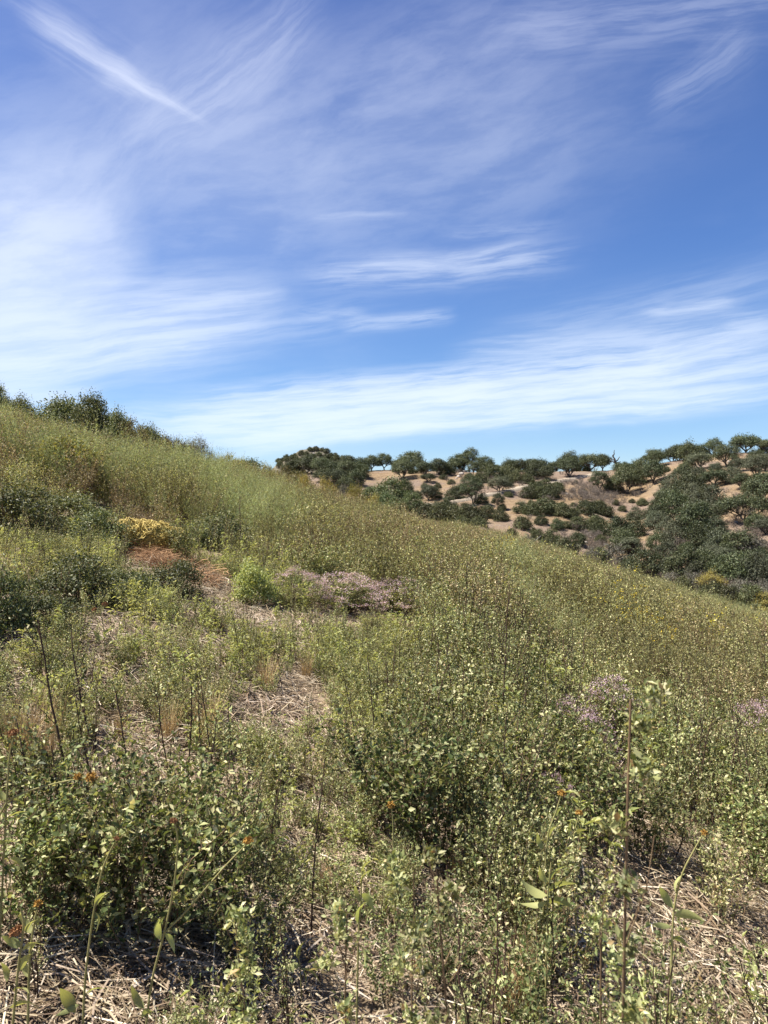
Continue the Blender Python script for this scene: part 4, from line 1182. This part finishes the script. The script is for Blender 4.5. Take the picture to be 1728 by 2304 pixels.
MARKS = [(1560, 2130, 'on the lower right straw patch'), (330, 2230, 'around the forked flower stalk'), (60, 2220, 'in the lower left corner'), (700, 1900, 'on the central straw patch'), (1000, 2200, 'at the bottom centre'), (1300, 2200, 'by the golden grass at the bottom edge'),
         (1000, 1900, 'around the deep central shade'), (1330, 1750, 'around the pale mauve bushes by the blurred stalk'), (1680, 1800, 'at the right edge below the whitish mauve bush'), (430, 1800, 'around the dark upright stem left of centre'), (90, 1700, 'by the golden grass at the left edge'),
         (560, 1600, 'in the open growth left of centre'), (250, 1480, 'below the blackish bush'), (480, 1340, 'along the upper straw path'), (760, 1450, 'just below the biggest mauve bush'), (620, 1440, 'below the light green bush'), (1000, 1520, 'among the five reddish stems'), (1140, 1480, 'beside the tallest dark stem'),
         (1450, 1560, 'below the yellow mustard hollow'), (1650, 1560, 'beside the yellow mustard at the right edge'), (1300, 1400, 'around the lone dark spike'), (980, 1300, 'uphill of the mauve flowers'), (700, 1200, 'on the slope above the light green bush'), (480, 1140, 'above the yellow mound'), (200, 1080, 'around the yellowing weed on the left slope'),
         (40, 1120, 'at the left edge of the feathery slope'), (1500, 1400, 'at the pale weed line on the right'), (860, 1200, 'on the weed slope under the grove'), (1690, 1440, 'at the right edge of the weed line')]
MXY = np.array([nh(a, b_)[:2] for a, b_, _ in MARKS])
for kd in WL:
    idx = [i for i in order if kind[i] == kd]
    lo, hi = SCL[kd]; nm, lab, cat, grp, mass = NAMES[kd]
    sc = r_.uniform(lo, hi, m) * np.clip(.55 + .9 * f2, .7, 1.2); rz = r_.uniform(0, 6.28, m); ti = r_.normal(size=(m, 2)) * .09
    lib = WL[kd]; li = r_.integers(0, len(lib), m)
    if kd == 'olive': li = np.where(r_.uniform(size=m) < np.clip((fbm(X * .3 + 20, Y * .2, 91) - .44) * 5, .04, .8), 6 + li % 2, li % 6)
    openz = np.clip((.16 - u) / .12, 0, 1) * np.clip((10.5 - Y) / 2.0, 0, 1)      # low, open growth left of centre, below the bushes
    hgt = {'leafy': .66, 'broad': .45, 'wand': 1.05, 'olive': .95, 'feather': .95}[kd]
    cap = np.where(kd == 'wand', .62, .30) * r_.uniform(.55, 1.1, m) / hgt
    sc = np.where(r_.uniform(size=m) < openz, np.minimum(sc, cap), sc)
    sc = sc * np.where((Y > 27) & (u < -.2), .62, np.where(Y > 33, .85, 1.0)) * np.clip(.66 + .04 * Y, .6, 1.0)
    med = float(np.median(sc[idx[:290]])) * hgt
    for i in idx[:290]:
        f_ = (sc[i] * hgt); tall_ = 'tall ' if f_ > 1.25 * med else ('short ' if f_ < .75 * med else '')
        look = tall_ + ('dark green ' if kd == 'leafy' and li[i] >= 6 else ('dried tan ' if kd == 'olive' and li[i] >= 6 else ''))
        if 'dried' in look: look = look.replace('dried tan ', 'dried out ')
        mk = MARKS[int(np.argmin((MXY[:, 0] - X[i]) ** 2 + ((MXY[:, 1] - Y[i]) * .7) ** 2))][2]
        plant(nm, lib[li[i]], (X[i], Y[i], Z[i] - .01), rz[i], float(sc[i]), look + lab + ' ' + mk, cat, look + grp + ' ' + mk, tilt=(ti[i, 0], ti[i, 1]))
    rest = idx[290:]
    if rest:
        js = [joined(p, '%s_%d' % (mass, k)) for k, p in enumerate(lib)]
        scatter(mass, js, np.stack([X[rest], Y[rest], Z[rest] - .01], -1), np.stack([ti[rest, 0], ti[rest, 1], rz[rest]], -1), sc[rest], li[rest])


# ------------------------------------------------------------------ yellow flowering mustard on the right
def make_mustard(seed):
    r = np.random.default_rng(seed); st = fan(r, 6, 1.0, .06, .4, 6, .06); tw = twigs(r, st, 4, .1, .25, .5)
    g = G(); P, T = leaf_pts(r, st, 30); put_leaves(r, g, P, T, .015, .04, .3)
    f = G()
    for Q in st + tw:
        n = 5; X_ = Q[-1] + r.normal(size=(n, 3)) * .016; L = r.uniform(.012, .022, n)
        f.leaves(X_, rdir(r, n), nrm(rdir(r, n) + np.array([0, 0, .8])), L, L * .9)
    return [('stem', stem_mesh('stem', st, tw, .003, M['stem_green']), None), ('foliage', g.mesh('foliage', M['feather']), 'stuff'), ('blossom', f.mesh('blossom', M['yellow']), 'stuff')]


MUS = [make_mustard(800 + k) for k in range(4)]
for k in range(24):
    px = 1530 + r_.normal() * 95; py = 1490 + r_.normal() * 40 + (px - 1530) * .25
    if k < 8: px, py = 1120 + r_.normal() * 25, 1330 + r_.normal() * 20
    x, y, z = nh(px, py)
    plant('mustard_plant', MUS[k % 4], (x, y, z), r_.uniform(0, 6), r_.uniform(.8, 1.15), 'mustard plant with small bright yellow flowers uphill of the mauve bushes' if k < 8 else 'mustard plant with small bright yellow flowers in the right hollow', 'mustard', 'yellow mustard uphill' if k < 8 else 'yellow mustard in the right hollow')


# ------------------------------------------------------------------ single tall stems one can tell apart
def tall_stem(bx, by, tx, ty, label, th=.0055, seed=0, Yd=None, leafy=1.0, mat='stem_dark', lmat='weed', tufts=0, ls=1.0):
    """a stem from a foot on the ground up to a point on the line of sight through (tx, ty)"""
    r = np.random.default_rng(900 + seed)
    if Yd is None:
        x, y, z = nh(bx, by)
    else:
        y = Yd; x = (bx - 864) / FPX * y; z = float(near_z(x, y))
    T = np.array([(tx - 864) / FPX * y, y + r.uniform(-.05, .05), CAMZ + (1152 - ty) / FPX * y]) - np.array([x, y, z])
    t = np.linspace(0, 1, 12)[:, None]
    kk = min(1.0, y / 4)
    P = T * t + np.array([r.normal() * .03, r.normal() * .03, 0]) * kk * np.sin(t * math.pi) + np.cumsum(r.normal(size=(12, 3)) * .004 * kk, 0) * t
    h = np.linalg.norm(T)
    st = [P]; tw = twigs(r, st, int(10 * leafy), .04, .13, .3, .8)
    root = bpy.data.objects.new('tall_stem_weed', None); COL.objects.link(root); root.location = (x, y, z - .01); tag(root, label, 'weed')
    g = G(); g.tube(P, np.linspace(th, th * .45, 12), 6)
    for Q in tw: g.tube(Q, np.linspace(th * .4, th * .2, len(Q)))
    link('stem', g.mesh('stem', M[mat]), root)
    f = G()
    p, d = leaf_pts(r, st, 34 * leafy, .25, .8); put_leaves(r, f, p, d, .010 * ls, .022 * ls, .5)
    p, d = leaf_pts(r, tw, 110 * leafy, .3); put_leaves(r, f, p, d, .010 * ls, .022 * ls, .55, jit=.006)
    for k in range(tufts):
        c, _ = along(P, 1 - .5 * (k / max(tufts, 1)) ** 1.3); c = c + r.normal(size=3) * np.array([.02, .02, .004])
        n_ = 70; X_ = c + r.normal(size=(n_, 3)) * .0075
        put_leaves(r, f, X_, np.tile([[0, 0, 1.]], (n_, 1)), .008, .018, .5)
    if f.n: link('foliage', f.mesh('foliage', M[lmat]), root, 'stuff')
    return root


TALL = [  # foot x, foot y, top x, top y, label
    (205, 1930, 88, 1378, 'long dark stem leaning left, tallest at the left side'), (235, 1760, 150, 1410, 'dark leaning stem just right of the tallest left one'), (415, 1860, 436, 1530, 'dark upright stem with a leafy tip left of centre'),
    (300, 1800, 262, 1560, 'thin dark stem between the leaning ones and the upright one'), (130, 1900, 75, 1640, 'dark stem nearest the left edge with a brown head above'), (540, 2000, 541, 1760, 'straight dark stem above the orange flower of the forked stalk'), (480, 2080, 440, 1780, 'reddish dark stem behind the forked stalk'),
    (620, 1960, 640, 1740, 'dark stem leaning right beside the central straw'), (1130, 1720, 1142, 1300, 'tallest straight dark stem in the centre right'), (1160, 1560, 1190, 1400, 'dark branching stem right of the tallest central one'), (1332, 1440, 1342, 1305, 'lone dark spike against the pale weeds at right'),
    (905, 1560, 915, 1390, 'reddish brown stem in the centre, left of five'), (960, 1590, 975, 1400, 'reddish brown stem in the centre, second of five'), (1010, 1600, 1025, 1420, 'reddish brown stem in the centre, third of five'), (1055, 1610, 1060, 1430, 'reddish brown stem in the centre, fourth of five'), (1085, 1590, 1100, 1440, 'reddish brown stem in the centre, fifth of five'),
    (1085, 2100, 1135, 1800, 'dark leaning stem right of the central deep shade'), (1510, 1950, 1540, 1790, 'dark stem beside the yellowing weeds at right'), (900, 1800, 870, 1560, 'brown stem leaning left above the deep shade'), (1180, 1850, 1240, 1700, 'brown stem leaning towards the mauve flowers'), (1310, 1640, 1330, 1440, 'thin brown stem on the right slope'),
    (800, 1700, 760, 1500, 'thin brown stem left of the central five'), (700, 2120, 730, 1700, 'brown leafy stem leaning over the central straw'), (40, 1950, 10, 1700, 'dark stem at the very left edge'), (350, 1700, 330, 1520, 'thin dark stem up the slope at left')]
for k, (bx, by, tx, ty, lab) in enumerate(TALL):
    tall_stem(bx, by, tx, ty, lab, .0055 if k < 9 else .004, k, leafy=.8)
for k in range(16):
    bx, by = 90 + 31 * k + r_.normal() * 12, 1830 + r_.uniform(0, 200)
    tall_stem(bx, by, bx - 40 + r_.normal() * 40, by - r_.uniform(230, 360), 'thin dark stem rising from the dark leafy clumps at the left', .0042, 100 + k, leafy=.6)['group'] = 'thin dark stems over the left clumps'
for k in range(14):
    bx, by = 830 + 58 * k + r_.normal() * 20, 1640 + r_.uniform(0, 260)
    tall_stem(bx, by, bx + 10 + r_.normal() * 35, by - r_.uniform(200, 320), 'thin reddish dark stem rising from the weeds right of the centre', .0042, 120 + k, leafy=.6)['group'] = 'thin stems over the weeds right of centre'
# out of focus ones, close to the camera
tall_stem(1432, 0, 1416, 1552, 'tall blurred stalk with yellow green tufts close to the camera', .0035, 50, Yd=1.0, leafy=.2, mat='stem_brown', lmat='weed', tufts=9, ls=.45)
tall_stem(1135, 0, 985, 1960, 'blurred leaning sprig with tufts at the bottom centre', .003, 51, Yd=1.15, leafy=.8, mat='stem_brown', tufts=9, ls=.6)
tall_stem(1330, 0, 1342, 2075, 'blurred short sprig at the bottom right of centre', .003, 52, Yd=1.15, leafy=.9, mat='stem_brown', tufts=7, ls=.6)
tall_stem(830, 0, 775, 2030, 'blurred sprig at the bottom left of centre', .003, 53, Yd=1.3, leafy=.9, mat='stem_brown', tufts=6, ls=.6)
tall_stem(700, 0, 520, 2070, 'blurred drooping sprig right of the forked stalk', .0025, 54, Yd=1.25, leafy=.9, mat='stem_brown', tufts=8, ls=.6)
tall_stem(960, 0, 935, 1930, 'blurred thin sprig left of the leaning one', .0025, 55, Yd=1.35, leafy=.7, mat='stem_brown', tufts=6, ls=.6)


# ------------------------------------------------------------------ sunflower-like stalks with large pale leaves
def big_leaf(L, Wd, seed):
    r = np.random.default_rng(seed); n = 7; t = np.linspace(0, 1, n)
    w = Wd * .5 * np.sin(np.clip(t * 1.0, 0, 1) ** .75 * math.pi) ** .9 + .001
    zc_ = .10 * L * np.sin(t * math.pi) - .22 * L * t ** 2
    V = []; F = []
    for i in range(n):
        V += [(L * t[i], -w[i], zc_[i] + .30 * w[i]), (L * t[i], 0, zc_[i]), (L * t[i], w[i], zc_[i] + .30 * w[i] + r.normal() * .002)]
    for i in range(n - 1):
        a = i * 3; F += [(a, a + 3, a + 4), (a, a + 4, a + 1), (a + 1, a + 4, a + 5), (a + 1, a + 5, a + 2)]
    return mk_mesh('leaf', V, F, [M['sun_leaf']], smooth=True)


BL = [big_leaf(1, .30, 950), big_leaf(1, .36, 951), big_leaf(1, .24, 952)]


def flower_head(seed, mat):
    r = np.random.default_rng(seed); g = G(); n = 90
    d = rdir(r, n); d[:, 2] = np.abs(d[:, 2]) * .9 - .1
    g.leaves(d * .55, nrm(d + rdir(r, n) * .3), rdir(r, n), r.uniform(.35, .6, n), np.full(n, .3))
    import bmesh
    bm = bmesh.new(); bmesh.ops.create_icosphere(bm, subdivisions=1, radius=.62)
    v = np.array([tuple(q.co) for q in bm.verts]); fcs = np.array([[q.index for q in f_.verts] for f_ in bm.faces]); bm.free()
    g.add(v * np.array([1, 1, .75]), fcs)
    return g.mesh('flower', M[mat])


HEADS = {'o': flower_head(1, 'orange'), 'b': flower_head(2, 'brown_head')}


def stalk(Yd, path, label, leaves=(), heads=(), th=.0031, extra=None, cat='wildflower'):
    """path: photo pixels of the stem at depth Yd (the first is the foot and is dropped to the ground)"""
    def p3(px, py, dy=0): return np.array([(px - 864) / FPX * (Yd + dy), Yd + dy, CAMZ + (1152 - py) / FPX * (Yd + dy)])
    P = [p3(*p) for p in path]
    x, y = P[0][0], P[0][1]; z = float(near_z(x, y)); base = np.array([x, y, z])
    P[0] = base.copy(); P[0][2] -= .02
    root = bpy.data.objects.new('tall_wildflower', None); COL.objects.link(root); root.location = base; tag(root, label, cat)
    def smoothp(Q):
        Q = np.array(Q); t = np.linspace(0, len(Q) - 1, 16)
        R = np.stack([np.interp(t, np.arange(len(Q)), Q[:, c]) for c in range(3)], -1)
        for _ in range(2): R[1:-1] = (R[:-2] + 2 * R[1:-1] + R[2:]) / 4
        return R
    g = G(); R = smoothp(P) - base; g.tube(R, np.linspace(th, th * .6, len(R)), 6)
    for br in (extra or ()):
        Q = smoothp([p3(*p) for p in br]) - base; g.tube(Q, np.linspace(th * .7, th * .5, len(Q)), 6)
    link('stem', g.mesh('stem', M['stem_green']), root)
    for k, (px, py, ang, L) in enumerate(leaves):
        o = link('leaf', BL[k % 3], root); o.location = p3(px, py) - base
        l_ = .86 * L / FPX * Yd; o.scale = (l_, l_, l_)
        o.rotation_euler = Euler((RNG.uniform(-.5, .5) + (-.9), -math.radians(ang), RNG.uniform(-.5, .5)), 'XYZ')
    for px, py, kd_, dpx in heads:
        o = link('flower', HEADS[kd_], root); o.location = p3(px, py) - base; s_ = dpx / FPX * Yd * .52; o.scale = (s_, s_, s_); o.rotation_euler = (RNG.uniform(-.6, .6), RNG.uniform(-.4, .4), 0)
    return root


# leaves: x, y, angle in degrees (0 = right, 90 = up), length px
stalk(1.75, [(318, 2330), (335, 2220), (368, 2110), (395, 1980), (402, 1880), (392, 1852)], 'forked stalk with an orange flower on its right branch', [(372, 2100, -62, 56), (362, 2115, 100, 64), (358, 2080, 60, 30), (325, 2270, 130, 70), (318, 2290, 40, 60), (480, 1992, 70, 20)], [(390, 1848, 'b', 18), (558, 1894, 'o', 26)],
      extra=[[(371, 2098), (420, 2050), (500, 1955), (556, 1898)]])
stalk(1.75, [(182, 2330), (190, 2200), (212, 2040), (230, 1950), (258, 1895)], 'thin stalk with one folded pale leaf left of the forked one', [(215, 2040, 55, 72), (213, 2052, -70, 50), (178, 2260, 200, 60), (190, 2240, 20, 56), (170, 2280, 120, 84)], [(262, 1888, 'b', 16)])
stalk(1.6, [(10, 2330), (40, 2180), (55, 2080), (46, 2040)], 'leafy stalk with a dried brown head in the lower left corner', [(50, 2140, 30, 70), (50, 2130, 150, 60), (40, 2190, 60, 80), (30, 2230, 20, 60), (58, 2100, 60, 50), (20, 2270, 15, 90), (15, 2210, 100, 60)], [(38, 2098, 'b', 34)])
stalk(1.7, [(60, 2330), (66, 2150), (78, 2070), (85, 2040)], 'leafy stalk with an orange flower beside the corner one', [(75, 2080, 45, 50), (70, 2100, 140, 56), (66, 2150, 60, 60), (66, 2200, 130, 60)], [(86, 2034, 'o', 22)])
stalk(2.0, [(-60, 2100), (-10, 1815), (60, 1780), (140, 1758), (196, 1750)], 'pale stem reaching in from the left edge with orange flowers', [(0, 1900, 10, 70), (20, 1930, -30, 60), (60, 1935, -10, 60), (10, 1950, -70, 70)], [(206, 1750, 'o', 28), (175, 1748, 'o', 20)])
stalk(2.0, [(-5, 2050), (10, 1900), (20, 1700), (32, 1652)], 'stem with a brown seed head at the left edge', [(10, 1850, 30, 60), (14, 1800, 150, 50)], [(30, 1650, 'b', 24)])
stalk(1.9, [(800, 2230), (806, 2100), (812, 2030), (815, 1960)], 'leafy stalk with rounded pale leaves at the edge of the central straw', [(812, 1990, 60, 60), (812, 2010, -50, 60), (810, 2030, 110, 50), (806, 2080, 80, 70), (804, 2120, -60, 60), (812, 1965, 50, 46)], [])
stalk(1.9, [(1500, 2190), (1512, 2080), (1520, 2020), (1535, 1960), (1580, 1880)], 'leafy stalk with a yellow stem on the right straw patch', [(1516, 2045, 125, 70), (1516, 2060, 10, 76), (1512, 2085, 170, 62), (1520, 2010, 70, 56), (1510, 2110, -20, 50), (1505, 2130, 50, 50)], [(1585, 1874, 'o', 16)])
stalk(2.0, [(500, 2330), (510, 2270), (508, 2230)], 'low rosette of pale pointed leaves at the bottom', [(508, 2240, 110, 50), (508, 2250, 20, 66), (508, 2250, 200, 60), (510, 2262, -20, 60), (506, 2240, 60, 50)], [], th=.003)
stalk(2.2, [(1225, 2100), (1232, 2020), (1240, 1940)], 'dark green leafy stalk with broad leaves above the right straw', [(1232, 2010, 20, 80), (1232, 2015, 160, 80), (1236, 1990, 60, 70), (1236, 1985, 130, 70), (1230, 2030, -10, 76), (1230, 2030, 200, 70)], [])
stalk(2.15, [(680, 2240), (676, 2190), (672, 2150)], 'small pale leaved sprout below the blurred drooping sprig', [(672, 2160, 80, 60), (674, 2170, 200, 50), (676, 2180, -20, 60), (674, 2175, -60, 50)], [], th=.0025)
stalk(2.6, [(1215, 1950), (1230, 1880), (1250, 1830), (1262, 1790)], 'stem with an orange flower in the centre right weeds', [(1232, 1890, 60, 50), (1225, 1910, 120, 50), (1250, 1840, 60, 40)], [(1264, 1786, 'o', 20)])
stalk(2.7, [(1300, 1960), (1290, 1880), (1302, 1835)], 'stem with an orange flower right of the other one', [(1292, 1890, 110, 50), (1292, 1880, 40, 44)], [(1303, 1830, 'o', 18)])
stalk(2.6, [(890, 1900), (884, 1840), (880, 1818)], 'stem with an orange flower left of the central shade', [(885, 1850, 30, 40)], [(880, 1812, 'o', 20)])
stalk(4.4, [(240, 1480), (232, 1400), (225, 1380), (236, 1362)], 'stem with brown seed heads in front of the blackish bush', [(232, 1430, 40, 40), (232, 1440, 140, 36)], [(236, 1360, 'b', 14), (212, 1372, 'b', 12)], th=.003)
